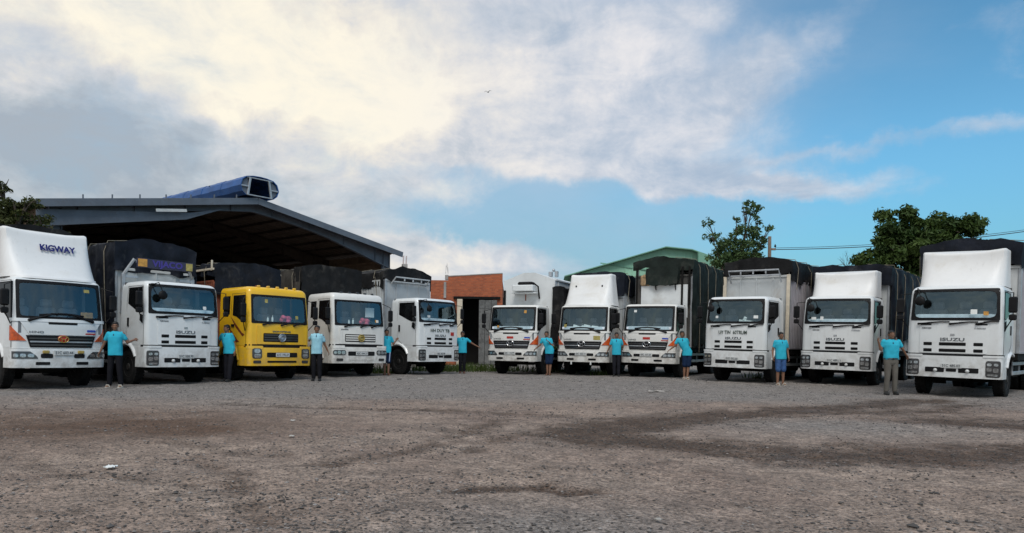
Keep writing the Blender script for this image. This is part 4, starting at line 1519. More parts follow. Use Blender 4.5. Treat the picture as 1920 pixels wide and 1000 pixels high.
def head_rack(root, y, hw, z0, z1, mat=steel):
    """pipe rack over the cab with a cross rail"""
    def fn(mb):
        mb.tube([(-hw * .8, y, z0), (-hw * .8, y - .25, z1), (hw * .8, y - .25, z1), (hw * .8, y, z0)], 0.03, 6)
        mb.tube([(-hw * .8, y - .05, z1 - .16), (hw * .8, y - .05, z1 - .16)], 0.03, 6)
        for x in (-.4, 0, .4):
            mb.box((x * hw, y - .24, z1 - .05), (0.05, .04, .16), 0.005)
    part('roof_rack', root, mat, fn)


# ------------------------------------------------------------------ the eleven trucks
TG = 'cargo trucks lined up around the yard'


def truck(label, px, depth, psi, roll=0.0):
    x = X_at(px, depth)
    return thing('cargo_truck', label, 'truck', (x, depth, gz(x, depth)), R(psi), TG, R(roll))


# T1: far left, tall white fairing with KIGWAY
t = truck('white cargo truck with KIGWAY lettered on its tall white roof fairing', 117, 18.0, 54, 0.4)
grille_cab(t, white, '51C 603.44', red_emblem=True, red_badge=False, blue_badge=True, glare=False, gold_fog=True)
FS = fairing(t, 1.04, 0.98, 2.76, 4.02, 0.22, 0.95, 1.46)
sticker(t, Surf(1.05, 0.21, 0.1, .17, 1.5), .66, 1.86, .30, .17, amber_panel)
_a = FS.F(0.0, 3.40)
_b = FS.F(0.0, 3.72)
_tl = math.atan2(_b[1] - _a[1], _b[2] - _a[2])
lettering('KIGWAY', 0.235, t, (0.17, FS.F(0.17, 3.57)[1] - 0.022, 3.57), navy_ink, rot=(PI / 2 - _tl, 0, 0), width=0.84, fat=0.009)
chassis(t, 8.6, rear=[5.6, 6.9])
cargo_bed(t, 1.75, 8.6, 1.15, 1.15, 2.7, dark_panel, dark_panel, 2.9)
bows(t, 1.85, 8.5, 1.13, 2.6, 4.2, 0.14)
tarp(t, tarp_black, 1.72, 8.65, 1.19, 4.24, 1.55, 2.75, arch=0.16, seed=1)

# T2: tall navy cover, sign board over the cab
t = truck('white cargo truck with a blue lettered sign board above the cab, tall navy cover', 347, 20.3, 52, 0.4)
slot_cab(t, white, plate_txt='51C 558.90', red_badge=False)
chassis(t, 8.8, rear=[5.8, 7.1])
cargo_bed(t, 1.78, 8.8, 1.16, 1.15, 2.75, dark_panel, pale_panel, 3.32)
bows(t, 1.9, 8.7, 1.14, 2.6, 4.12, 0.18)
tarp(t, tarp_navy, 1.74, 8.85, 1.20, 4.20, 1.7, 3.22, arch=0.16, seed=2, rag=0.08)
sb = part('sign', t, sign_board, lambda mb: mb.box((0.10, 1.42, 3.47), (1.66, 0.07, 0.26), 0.01), smooth=0)
lettering('VIJACO', 0.24, sb, (0.14, 1.375, 3.47), violet_m, width=0.90, fat=0.008)
part('sign_end', sb, amber_panel, lambda mb: mb.box((-.58, 1.378, 3.47), (0.26, 0.014, 0.22), 0.003), smooth=0)
part('sign_end', sb, khaki_panel, lambda mb: mb.box((.80, 1.378, 3.47), (0.20, 0.014, 0.22), 0.003), smooth=0)


def sign_arm(s):
    def fn(mb):
        mb.box((s * 1.02, 1.60, 2.55), (0.10, 0.10, 1.15), 0.01)
        mb.tube([(s * 1.02, 1.60, 3.10), (s * 0.78, 1.46, 3.56), (s * .70, 1.46, 3.48)], 0.045, 6)
        mb.box((s * .82, 1.60, 3.06), (0.42, 0.06, 0.06), 0.0)
    return fn


for s in (-1, 1):
    part('sign_bracket', t, steel, sign_arm(s), smooth=0)

# T3: the yellow one
t = truck('yellow cargo truck with a dark red stripe on its door', 527, 22.3, 49, 0.4)
emblem_cab(t, yellow, '61C 195.27', swoosh=True)
chassis(t, 8.4, wy=1.25, rear=[5.6, 6.9])
cargo_bed(t, 2.1, 8.4, 1.15, 1.15, 3.15, rust_panel, rust_panel, 3.1, post=rust_panel)
part('top_rail', t, cream, lambda mb: [mb.box((s * 1.17, 5.2, 3.50), (0.06, 6.3, 0.07), 0.01) for s in (-1, 1)] and None, smooth=0)
part('rail_post', t, cream, lambda mb: mb.box((-1.17, 2.2, 3.62), (0.05, 0.05, 0.34), 0.005), smooth=0)
tarp(t, tarp_navy, 2.02, 8.45, 1.13, 3.78, 3.30, 2.75, arch=0.10, seed=3, rag=0.08)

# T4: white square cab, brown tarp
t = truck('white cargo truck with a round gold emblem and a brownish side tarp', 676, 24.9, 43, 0.3)
emblem_cab(t, white_warm, '62C 044.51', wide_lamps=True, pink=True)
chassis(t, 8.6, wy=1.25, rear=[5.6, 6.9])
cargo_bed(t, 2.1, 8.6, 1.16, 1.15, 2.5, pale_panel, dark_panel, 2.9)
bows(t, 2.2, 8.5, 1.14, 2.4, 3.9, 0.10)
tarp(t, tarp_brown, 2.12, 8.65, 1.21, 3.90, 2.35, None, arch=0.06, seed=4, rag=0.14, fold=.07)
tarp(t, tarp_black, 2.02, 2.62, 1.24, 3.99, 3.35, 2.75, arch=0.10, seed=14, rag=0.10, fold=.06, zback=3.6)

# T5: last of the left row
t = truck('white cargo truck with a grey slatted box, beside the brick building', 825, 27.3, 50, 0.2)
slot_cab(t, white, 'HH DUY TB', green_ink, '60C 262.08', red_badge=True, fog=False, badge=False)
chassis(t, 8.6, rear=[5.6, 6.9])
cargo_bed(t, 1.85, 8.6, 1.17, 1.15, 3.62, pale_panel, grey_panel, 3.65)
bows(t, 1.9, 8.5, 1.12, 3.5, 4.1, 0.16)
tarp(t, tarp_black, 1.80, 8.65, 1.22, 4.16, 3.30, 3.66, arch=0.24, seed=5, rag=0.18)
head_rack(t, 1.80, 1.1, 3.50, 3.72, grey_panel)

# T6: first of the right row, white rigid box with a gabled top
t = truck('white cargo truck with a gabled white box and an awning unit above its cab', 957, 28.5, -24, 0.3)
grille_cab(t, white_warm, '60C 118.79', red_badge=True, glare=True)
chassis(t, 8.4, rear=[5.6, 6.9])


def gbox(mb):
    mb.prism([(-1.15, 1.15), (1.15, 1.15), (1.15, 3.88), (0.25, 4.20), (-0.25, 4.20), (-1.15, 3.88)], 'y', 1.80, 8.4)


part('cargo_body', t, white_panel, gbox, smooth=0)
for s in (-1, 1):
    part('roof_gutter', t, white_panel, lambda mb: mb.box((s * 1.17, 5.1, 3.88), (0.06, 6.5, 0.07), 0.01), smooth=0)
    for k in range(5):
        part('side_rib', t, white_panel, lambda mb: mb.box((0, 0, 2.5), (0.03, 0.08, 2.6), 0.005), key='rib6', smooth=0, loc=(s * 1.165, 2.2 + 1.45 * k, 0))


def awn(mb):
    mb.box((-0.08, 1.52, 3.52), (0.92, 0.50, 0.26), 0.03)
    mb.box((-.08, 1.58, 3.33), (1.10, 0.38, 0.05), 0.01)


part('cooling_unit', t, white_panel, awn)
part('unit_cover', t, tarp_black, lambda mb: (mb.box((-.02, 1.55, 3.72), (0.66, 0.36, 0.14), 0.05), mb.tube([(.32, 1.5, 3.74), (.48, 1.62, 3.60), (.50, 1.74, 3.10)], 0.035, 6)))
part('front_stain', t, rust_panel, lambda mb: mb.box((-.14, 1.793, 3.16), (0.05, 0.008, 0.26), 0.0), smooth=0)
part('edge_strip', t, black, lambda mb: mb.box((-1.10, 1.78, 3.10), (0.10, 0.03, 0.75), 0.005), smooth=0)
_me = tarp_mesh(1.70, 8.3, 0.24, 3.58, 1.15, 1.25, arch=0.02, seed=16, fold=0.10, rag=0.3)
_me.materials.clear()
_me.materials.append(tarp_black)
link('side_cover', _me, t, (1.32, 0.0, 0))
part('roof_vent', t, steel, lambda mb: (mb.box((.35, 3.4, 4.28), (.16, .16, .22), 0.02), mb.box((.55, 3.6, 4.30), (.14, .14, .26), 0.02), mb.ball((.45, 3.5, 4.46), .07, 8, 6)))

# T7: white fairing with two small lamps
t = truck('white cargo truck with a warm white fairing bearing two small black lamps', 1090, 28.0, -26, 0.5)
grille_cab(t, white_warm, '60C 205.13', red_badge=False, blue_badge=False, papers=True, yellow_tag=True)
fairing(t, 1.02, 0.86, 2.76, 4.02, 0.25, 0.85, 1.46, dots=True, scoop=0.05)
chassis(t, 8.4, rear=[5.6, 6.9])
cargo_bed(t, 1.75, 8.4, 1.15, 1.15, 3.35, grey_panel, grey_panel, 3.2)
bows(t, 1.85, 8.3, 1.12, 3.2, 4.1, 0.12)
tarp(t, tarp_navy, 1.62, 8.45, 1.19, 4.18, 3.30, 3.25, arch=0.10, seed=7, rag=0.12)
for s in (-1, 1):
    part('lamp_bracket', t, plate_m, lambda mb: mb.box((s * .40, -.05, .48), (.06, .04, .12), .01), smooth=0)

# T8: overloaded with green tarp
t = truck('white cargo truck overloaded under a bulging dark green tarp hanging down its side', 1212, 27.0, -30, 0.8)
grille_cab(t, white_warm, '60C 337.25', red_badge=True)
chassis(t, 8.6, rear=[5.6, 6.9])
cargo_bed(t, 1.80, 8.6, 1.16, 1.15, 3.2, dark_panel, dark_panel, 4.0)
part('front_board', t, white_panel, lambda mb: mb.box((0.05, 1.74, 2.95), (1.90, 0.05, 1.30), 0.01), smooth=0)
for x in (-.30, .50):
    part('hook', t, black, lambda mb: mb.tube([(x, 1.70, 3.72), (x, 1.69, 3.55), (x + .03, 1.69, 3.40)], 0.022, 6))
part('load_box', t, brown_cloth, lambda mb: (mb.box((-.72, 1.78, 3.78), (.40, .3, .42), .05), mb.box((-.66, 1.70, 3.92), (.34, .2, .16), .05, Matrix.Rotation(.3, 3, 'Y'))))
for x in (-1.08, .78, 1.06):
    part('front_post', t, chassis_m, lambda mb: mb.box((x, 1.70, 3.55), (.07, .07, 1.5), .005), smooth=0)
bows(t, 1.95, 8.5, 1.14, 3.0, 4.6, 0.14)
tarp(t, tarp_green, 1.72, 8.7, 1.26, 4.70, 1.25, 4.28, arch=0.16, seed=8, rag=0.22, fold=.10, sides=(1,), sag=0.14)
_me = tarp_mesh(1.56, 1.70, 0.66, 4.30, 3.66, 3.66, arch=0.05, seed=18, fold=0.10, rag=0.16)
_me.materials.clear()
_me.materials.append(tarp_green)
link('folded_flap', _me, t, (0.02, 0, 0))
_nb = part('side_sign', t, sign_board, lambda mb: mb.box((1.34, 5.0, 2.3), (0.03, 1.1, 0.55), 0.0), smooth=0)
lettering('HINO', 0.3, _nb, (1.357, 5.0, 2.3), violet_m, rot=(PI / 2, 0, PI / 2), width=0.9)

# T9: grey box with rack, lettered hood
t = truck('white cargo truck with dark lettering across its hood and a pipe rack over the cab', 1373, 24.0, -41, 1.1)
slot_cab(t, white, 'UY TIN  60TRUM', green_ink, '51D 052.66', red_badge=False, fog=False, badge=False, glare=False)
part('dashboard_paper', t, paper_m, lambda mb: (mb.box((.30, .26, 2.05), (.42, .14, .08), .01, Matrix.Rotation(.1, 3, 'Y')), mb.box((.28, .24, 2.12), (.10, .10, .16), .02, Matrix.Rotation(.4, 3, 'Y'))))
chassis(t, 8.6, rear=[5.6, 6.9])
cargo_bed(t, 1.82, 8.6, 1.17, 1.15, 3.55, mauve_panel, pale_panel, 3.70)
for s in (-1, 1):
    part('edge_post', t, cream, lambda mb: mb.box((s * 1.14, 1.74, 2.45), (.12, .06, 2.5), .01), smooth=0)
bows(t, 1.9, 8.5, 1.14, 3.5, 4.25, 0.12)
tarp(t, tarp_black, 1.74, 8.65, 1.22, 4.34, 3.50, 3.78, arch=0.16, seed=9, rag=0.14)
head_rack(t, 1.72, 1.12, 3.45, 3.86)

# T10: fairing, navy tarp, parked behind the man in grey trousers
t = truck('white cargo truck with a plain white fairing, next to the man in grey trousers', 1564, 23.1, -39, 1.2)
slot_cab(t, white, plate_txt='51C 489.11')
part('dashboard_banner', t, red_m, lambda mb: mb.box((-.60, .25, 2.03), (.50, .12, .10), .02))
fairing(t, 0.99, 0.965, 2.87, 3.70, 0.30, 0.80, 1.5)
chassis(t, 8.6, rear=[5.6, 6.9])
cargo_bed(t, 1.80, 8.6, 1.17, 1.15, 3.4, pale_panel, pale_panel, 3.4)
bows(t, 1.9, 8.5, 1.14, 3.3, 4.0, 0.12)
tarp(t, tarp_navy, 1.68, 8.65, 1.24, 4.06, 1.55, 3.30, arch=0.12, seed=10, rag=0.14)

# T11: far right, the nearest
t = truck('nearest white cargo truck with plain white fairing, frontmost of the right row', 1783, 18.55, -43, 1.2)
slot_cab(t, white, plate_txt='51C 485.02')
part('dashboard_banner', t, red_m, lambda mb: mb.box((-.62, .25, 2.03), (.46, .12, .10), .02))
fairing(t, 0.99, 0.965, 2.87, 3.84, 0.30, 0.82, 1.5)
chassis(t, 8.6, rear=[5.6, 6.9])
cargo_bed(t, 1.80, 8.6, 1.17, 1.15, 3.5, mauve_panel, white_panel, 3.5)
bows(t, 1.9, 8.5, 1.14, 3.4, 4.2, 0.12)
tarp(t, tarp_navy, 1.68, 8.65, 1.22, 4.26, 3.50, 3.55, arch=0.14, seed=11, rag=0.16)

# ------------------------------------------------------------------ buildings
shed_shaded = pbr('shaded_steel', (0.05, 0.037, 0.029), 0.75, var=0.3, scale=1.5, spec=0.15)  # frame steel darkened in colour for the shade inside the shed
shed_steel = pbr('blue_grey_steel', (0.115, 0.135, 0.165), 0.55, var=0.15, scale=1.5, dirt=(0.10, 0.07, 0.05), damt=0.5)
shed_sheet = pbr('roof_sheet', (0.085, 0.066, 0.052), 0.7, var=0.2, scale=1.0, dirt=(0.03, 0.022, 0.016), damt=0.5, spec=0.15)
shed_wall = pbr('brown_wall_sheet', (0.16, 0.108, 0.072), 0.8, var=0.3, scale=0.8, dirt=(0.09, 0.062, 0.045), damt=0.6, spec=0.15)
vent_blue = pbr('blue_roof_vent', (0.016, 0.085, 0.27), 0.5, var=0.2, scale=1.5, dirt=(0.05, 0.07, 0.11), damt=0.5)
concrete = pbr('concrete', (0.33, 0.31, 0.29), 0.85, var=0.2, scale=2, dirt=(0.16, 0.14, 0.12), damt=0.6, bump=0.3, bscale=20)
inner_shade_m = pbr('inner_shade', (0.02, 0.018, 0.016), 0.9)  # near-black colour stands in for the shade inside
grey_door = pbr('weathered_grey_door', (0.13, 0.13, 0.125), 0.8, var=0.4, scale=3, dirt=(0.05, 0.045, 0.04), damt=0.7)


def brick_mat():
    m = bpy.data.materials.new('red_brick')
    m.use_nodes = True
    T = NT(m.node_tree)
    b = T.n['Principled BSDF']
    tc = T.node('ShaderNodeTexCoord')
    sp = T.node('ShaderNodeSeparateXYZ')
    T.put(sp.inputs[0], tc.outputs['Object'])
    v = T.comb(T.math('ADD', sp.outputs[0], sp.outputs[1]), sp.outputs[2], 0.0)
    br = T.node('ShaderNodeTexBrick')
    T.put(br.inputs['Vector'], v)
    br.inputs['Scale'].default_value = 1.0
    br.inputs['Brick Width'].default_value = 0.20
    br.inputs['Row Height'].default_value = 0.09
    br.inputs['Mortar Size'].default_value = 0.010
    br.inputs['Color1'].default_value = (0.48, 0.122, 0.046, 1)
    br.inputs['Color2'].default_value = (0.31, 0.076, 0.034, 1)
    br.inputs['Mortar'].default_value = (0.30, 0.13, 0.075, 1)
    n = T.noise(tc.outputs['Object'], 0.9, 6, 0.65)
    c = T.mix(T.math('MULTIPLY', T.smooth(n, 0.45, 0.75), 0.5), br.outputs[0], (0.17, 0.07, 0.04))
    T.put(b.inputs['Base Color'], c)
    b.inputs['Roughness'].default_value = 0.9
    bp = T.node('ShaderNodeBump')
    bp.inputs['Strength'].default_value = 0.6
    bp.inputs['Distance'].default_value = 0.01
    T.put(bp.inputs['Height'], T.math('SUBTRACT', 1.0, br.outputs[1]))
    T.put(b.inputs['Normal'], bp.outputs[0])
    return m


brick = brick_mat()

# ---- open steel shed behind the left row -------------------------------------
SL = Vector((-20.0, 31.0, 0))
SR = Vector((-7.75, 46.1, 0))
sdir = (SR - SL).normalized()                    # along the open gable
ridge = Vector((-sdir.y, sdir.x, 0))             # away from the yard
SW = (SR - SL).length
EAVE, APEX, SLEN = 7.25, 8.90, 26.0
shed = thing('steel_shed', 'large open steel shed with a dark interior behind the left row of trucks', 'shed', tuple(SL), math.atan2(sdir.y, sdir.x))
# local axes: x along the gable, y into the shed (positive = away), z up


def roof_z(x):
    return EAVE + (APEX - EAVE) * (1 - abs(x - SW / 2) / (SW / 2))


def rafter(mb):
    for s in (0, 1):
        pts_t = []
        pts_b = []
        for k in range(9):
            u = k / 8
            x = SW / 2 * u if s == 0 else SW - SW / 2 * u
            dep = 0.95 - 0.62 * min(1, u / 0.55) + 0.10 * max(0, (u - .8) / .2)
            pts_t.append((x, roof_z(x) - 0.16))
            pts_b.append((x, roof_z(x) - 0.16 - dep))
        poly = pts_t + list(reversed(pts_b))
        mb.prism(poly, 'y', -0.008, 0.008)
        for pts in (pts_t, pts_b):
            for a, b in zip(pts[:-1], pts[1:]):
                dx, dz = b[0] - a[0], b[1] - a[1]
                ln = math.hypot(dx, dz)
                mb.box(((a[0] + b[0]) / 2, 0, (a[1] + b[1]) / 2), (ln + .01, 0.24, 0.03), 0, Matrix.Rotation(-math.atan2(dz, dx), 3, 'Y'))
        for k in range(1, 8, 2):
            a, b = pts_t[k], pts_b[k]
            mb.box((a[0], 0, (a[1] + b[1]) / 2), (0.02, 0.20, a[1] - b[1] - .04), 0)


def column(mb):
    h = EAVE - 0.2
    mb.box((0, 0, h / 2), (0.5, 0.012, h), 0)
    for dx in (-.25, .25):
        mb.box((dx, 0, h / 2), (0.02, 0.26, h), 0)


NF = 5
for k in range(NF):
    yy = 0.25 + (SLEN - .5) * k / (NF - 1)
    part('rafter', shed, shed_steel if k == 0 else shed_shaded, rafter, key='raf', smooth=0, loc=(0, yy, 0))
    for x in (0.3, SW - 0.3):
        part('column', shed, shed_steel if k == 0 else shed_shaded, column, key='col', smooth=0, loc=(x, yy, 0))


def sheet(s):
    def fn(mb):
        # trapezoid profile sheet, ribs run down the slope
        n = int(SLEN / 0.5)
        prof = []
        for k in range(n):
            y = -0.35 + (SLEN + .7) * k / n
            w = (SLEN + .7) / n
            prof += [(y, 0.0), (y + w * .62, 0.0), (y + w * .70, 0.05), (y + w * .92, 0.05)]
        prof.append((SLEN + .35, 0.0))
        xa, xb = (-0.55, SW / 2) if s == 0 else (SW + 0.55, SW / 2)
        o = len(mb.v)
        for x in (xa, xb):
            z0 = APEX - (APEX - EAVE) * abs(x - SW / 2) / (SW / 2)
            for dz in (0.0, -0.03):
                for y, z in prof:
                    mb.v.append((x, y, z0 + z + dz))
        m = len(prof)
        for k in range(m - 1):
            mb.f.append((o + k, o + k + 1, o + 2 * m + k + 1, o + 2 * m + k))
            mb.f.append((o + m + k, o + 3 * m + k, o + 3 * m + k + 1, o + m + k + 1))
        mb.f.append((o, o + m, o + 3 * m, o + 2 * m))
        mb.f.append((o + m - 1, o + 3 * m - 1, o + 4 * m - 1, o + 2 * m - 1))
    return fn


for s in (0, 1):
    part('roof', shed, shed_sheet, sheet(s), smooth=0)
for k in range(15):
    x = SW * (k + .5) / 15
    part('purlin', shed, shed_shaded, lambda mb: mb.box((0, SLEN / 2, 0), (0.07, SLEN, 0.14), 0), key='purlin', smooth=0, loc=(x, 0, roof_z(x) - 0.08))


def gable_trim(mb):
    for s in (0, 1):
        x0, x1 = (-0.6, SW / 2) if s == 0 else (SW + 0.6, SW / 2)
        z0 = roof_z(x0)
        ln = math.hypot(x1 - x0, APEX - z0)
        a = math.atan2(APEX - z0, x1 - x0)
        mb.box(((x0 + x1) / 2, -0.37, (z0 + APEX) / 2 - 0.10), (ln, 0.03, 0.34), 0.005, Matrix.Rotation(-a, 3, 'Y'))


part('gable_trim', shed, shed_steel, gable_trim, smooth=0)


def bolts(mb):
    for k in range(1, 8):
        x = SW / 2 * k / 8
        mb.box((x, -0.33, roof_z(x) + 0.14), (0.05, 0.05, 0.22), 0.0)


part('roof_stub', shed, shed_steel, bolts, smooth=0)
# haunch panel hung at the near eave, and a pale strip coloured as the daylight gap over it
part('eave_panel', shed, shed_steel, lambda mb: mb.prism([(-0.5, EAVE - 0.42), (6.2, roof_z(6.2) - 0.62), (8.0, roof_z(8.0) - 0.45), (6.0, roof_z(6.0) - 0.95), (-0.5, EAVE - 1.15)], 'y', -0.06, -0.03), smooth=0)
part('daylight_strip', shed, plate_m, lambda mb: mb.box((5.1, -.40, roof_z(5.1) - .52), (1.5, .02, .14), 0, Matrix.Rotation(-R(8), 3, 'Y')), smooth=0)
# sheet walls: back, both long sides (the left one brick low down)


def ribbed_wall(mb, ax, fixed, a0, a1, z0, ztop):
    n = int((a1 - a0) / 0.8)
    for k in range(n):
        u0 = a0 + (a1 - a0) * k / n
        u1 = a0 + (a1 - a0) * (k + 1) / n
        zt = min(ztop(u0), ztop(u1))
        c = ((u0 + u1) / 2, fixed, (z0 + zt) / 2) if ax == 'x' else (fixed, (u0 + u1) / 2, (z0 + zt) / 2)
        s = (u1 - u0 - .05, 0.05, zt - z0) if ax == 'x' else (0.05, u1 - u0 - .05, zt - z0)
        mb.box(c, s, 0)
    c = ((a0 + a1) / 2, fixed, (z0 + ztop(a0)) / 2) if ax == 'x' else (fixed, (a0 + a1) / 2, (z0 + ztop(a0)) / 2)
    mb.box(c, ((a1 - a0), 0.02, ztop(a0) - z0) if ax == 'x' else (0.02, a1 - a0, ztop(a0) - z0), 0)


part('back_wall', shed, shed_wall, lambda mb: ribbed_wall(mb, 'x', SLEN - .1, 0, SW, 0, lambda x: roof_z(x) - .2), smooth=0)
part('side_wall', shed, shed_wall, lambda mb: ribbed_wall(mb, 'y', SW, 0.2, SLEN, 2.6, lambda y: EAVE - .15), smooth=0)
part('side_wall', shed, shed_wall, lambda mb: ribbed_wall(mb, 'y', 0, 0.6, SLEN, 2.6, lambda y: EAVE - .15), smooth=0)
part('low_wall', shed, brick, lambda mb: [mb.box((x, SLEN / 2, 1.3), (0.2, SLEN, 2.6), 0) for x in (-0.16, SW + .16)] and None, smooth=0)
part('partition', shed, brick, lambda mb: mb.box((3.6, 6.0, 2.9), (6.2, 0.2, 5.8), 0), smooth=0)
part('pale_post', shed, plate_m, lambda mb: mb.box((13.2, 4.0, 2.85), (0.28, 0.28, 5.7), 0.02), smooth=0)
part('girt', shed, shed_wall, lambda mb: [mb.box((SW - .08, SLEN / 2, z), (0.10, SLEN - .6, 0.12), 0) for z in (3.2, 4.4, 5.6, 6.6)] and None, smooth=0)

# blue ridge ventilator: an arched hood along the ridge


def vent_section(k):
    # half-width / height outline, rounded shoulders
    return [(-0.80, 0.08), (-1.02, 0.26), (-1.12, 0.55), (-1.02, 0.88), (-0.78, 1.07), (-0.40, 1.14), (0, 1.16), (0.40, 1.14), (0.78, 1.07), (1.02, 0.88), (1.12, 0.55), (1.02, 0.26), (0.80, 0.08)]


def ridge_vent(mb):
    # overlapping curved sheets along the ridge
    n = 26
    for k in range(n):
        y0 = -0.55 + (SLEN + .6) * k / n
        y1 = -0.55 + (SLEN + .6) * (k + 1) / n + 0.03
        e = 0.0 if k % 2 else 0.012
        sec = vent_section(k)
        rings = []
        for y in (y0, y1):
            rings.append([(SW / 2 + x * (1 + e), y, APEX + z + e) for x, z in sec] + [(SW / 2 + x * (.965 + e), y, APEX + .0 + z * .97 + e) for x, z in reversed(sec)])
        mb.loft(rings, True)


vb = part('roof_vent', shed, vent_blue, ridge_vent, smooth=25)


def vent_frame(mb):
    y = -0.50
    for s in (-1, 1):
        mb.box((SW / 2 + s * 0.62, y, APEX + .58), (0.11, 0.10, 0.98), 0.01, Matrix.Rotation(-s * R(9), 3, 'Y'))
        mb.box((SW / 2 + s * .88, y, APEX + .56), (0.46, 0.08, 0.08), 0.01)
    mb.box((SW / 2, y, APEX + 1.04), (1.5, .08, .06), 0.01)
    mb.box((SW / 2, y, APEX + .13), (1.3, .08, .06), 0.01)


part('vent_frame', vb, steel, vent_frame, smooth=0)
for s in (-1, 1):
    part('vent_end', vb, shed_steel, lambda mb: mb.prism([(SW / 2 + s * .68, APEX + .15), (SW / 2 + s * .80, APEX + .15), (SW / 2 + s * 1.02, APEX + .35), (SW / 2 + s * 1.07, APEX + .55), (SW / 2 + s * .98, APEX + .85), (SW / 2 + s * .66, APEX + 1.02)], 'y', -.46, -.44), smooth=0)
part('vent_baffle', vb, inner_shade_m, lambda mb: mb.box((SW / 2, 3.0, APEX + .55), (1.9, .05, .9), 0), smooth=0)

# ---- brick building at the back of the yard -----------------------------------
bx0, by0 = X_at(806, 42.5), 42.5
bx1, by1 = X_at(941, 42.5), 42.5
bang = math.atan2(by1 - by0, bx1 - bx0)
blen = math.hypot(bx1 - bx0, by1 - by0)
bb = thing('brick_building', 'unplastered red brick building with a dark doorway, at the back between the rows', 'building', (bx0, by0, 0.08), bang)


def bwall(mb):
    # front with the opening left out (x 2.0 .. 3.6)
    mb.prism([(0, 0), (1.55, 0), (1.55, 3.95), (0, 3.95)], 'y', 0, 0.2)
    mb.prism([(0, 3.95), (blen, 3.95), (blen, 5.42), (1.05, 5.22), (1.05, 5.0), (0, 5.0)], 'y', 0, 0.2)
    mb.prism([(3.70, 0), (blen, 0), (blen, 3.95), (3.70, 3.95)], 'y', 0, 0.2)
    mb.box((blen - .1, 3.6, 2.5), (0.2, 6.8, 5.0), 0)
    mb.box((0.1, 3.6, 2.4), (0.2, 6.8, 4.8), 0)
    mb.box((blen / 2, 7.0, 2.4), (blen, 0.2, 4.8), 0)


part('wall', bb, brick, bwall, smooth=0)
part('lintel', bb, chassis_m, lambda mb: mb.box((2.75, -0.04, 3.98), (2.75, 0.22, 0.14), 0.01), smooth=0)
part('pillar', bb, cream, lambda mb: mb.box((1.75, -0.06, 1.95), (0.32, 0.30, 3.88), 0.02), smooth=0)
part('pillar', bb, concrete, lambda mb: mb.box((0.86, -0.02, 4.42), (0.15, 0.10, 0.95), 0.01), smooth=0)
part('coping', bb, concrete, lambda mb: mb.box(((blen + 1.05) / 2, 0.1, 5.35), (blen - 1.05, 0.24, 0.05), 0, Matrix.Rotation(-math.atan2(.2, blen - 1.05), 3, 'Y')), smooth=0)
part('shade_backing', bb, inner_shade_m, lambda mb: mb.box((2.7, 2.6, 2.1), (4.0, .1, 4.2), 0), smooth=0)  # dark sheet added so the doorway opening shows black
part('floor', bb, inner_shade_m, lambda mb: mb.box((blen / 2, 3.5, 0.01), (blen - .3, 6.8, 0.06), 0), smooth=0)
part('ceiling', bb, inner_shade_m, lambda mb: mb.box((blen / 2, 3.5, 4.3), (blen - .42, 6.5, 0.1), 0), smooth=0)
for k in range(3):
    part('door_panel', bb, grey_door, lambda mb: (mb.box((0, -0.10, 1.95), (0.34, 0.05, 3.8), 0.005), mb.box((0, -.135, 1.9), (.26, .02, .08), 0), mb.box((0, -.135, 3.4), (.26, .02, .08), 0)), key='dpan', smooth=0, loc=(3.05 + .36 * k, 0, 0))


def stub(mb, x):
    mb.box((x, 0.1, 5.18), (0.20, 0.20, 0.30), 0.02)
    rr = random.Random(int(x * 10))
    for k in range(4):
        mb.tube([(x + (k % 2 - .5) * .14, .1 + (k // 2 - .5) * .14, 5.4), (x + (k % 2 - .5) * .05 + rr.uniform(-.03, .03), .1 + (k // 2 - .5) * .10, 5.75 + rr.uniform(0, .3))], 0.010, 5)


part('column_stub', bb, concrete, lambda mb: stub(mb, 0.95), smooth=0)

# a pale column stub with reinforcing bars, seen over the fifth truck
cs = thing('column_stub', 'bare concrete column stub with rusty bars rising behind the grey slatted box', 'column', (X_at(757, 44), 44.0, 0.09), 0.4)
part('shaft', cs, concrete, lambda mb: mb.box((0, 0, 3.05), (0.3, 0.3, 6.1), 0.02), smooth=0)
for k in range(4):
    part('rebar', cs, rust_panel, lambda mb: mb.tube([(0, 0, 6.0), (0.02, 0.0, 6.6)], 0.012, 5), key='rebar', loc=((k % 2 - .5) * .18, (k // 2 - .5) * .18, 0))

# ---- green sheet-metal warehouse ------------------------------------------------
green_wall = pbr('pale_green_sheet', (0.27, 0.50, 0.36), 0.6, var=0.12, scale=0.5, dirt=(0.20, 0.25, 0.20), damt=0.4)
green_roof = pbr('green_roof_sheet', (0.17, 0.36, 0.26), 0.6, var=0.15, scale=0.5)
gd = 62.0
gx0, gxa, gx1 = X_at(1068, gd), X_at(1245, gd), X_at(1425, gd)
gza = (HORIZON + 3 - 468) / FPX * gd + CAM_H
gze = (HORIZON + 1 - 519) / FPX * gd + CAM_H
gw = thing('warehouse', 'pale green sheet metal warehouse with a gabled front behind the right row', 'warehouse', (gxa, gd, 0.09), R(-3))
wl, wr = gx0 - gxa, gx1 - gxa


def gfront(mb):
    poly = [(wl, 0), (wr, 0), (wr, gze), (2.2, gza - .22), (0.0, gza), (wl, gze)]
    mb.prism(poly, 'y', 0, 0.1)


part('gable_wall', gw, green_wall, gfront, smooth=0)
n = 26


def gribs(mb):
    for k in range(n):
        x = wl + (wr - wl) * (k + .5) / n
        zt = gza + (gze - gza) * (x / wl) if x < 0 else (gza - .22 * min(1, x / 2.2) if x < 2.2 else gza - .22 + (gze - gza + .22) * (x - 2.2) / (wr - 2.2))
        mb.box((x, -0.02, zt / 2 - .1), (0.10, 0.05, zt - .3), 0)


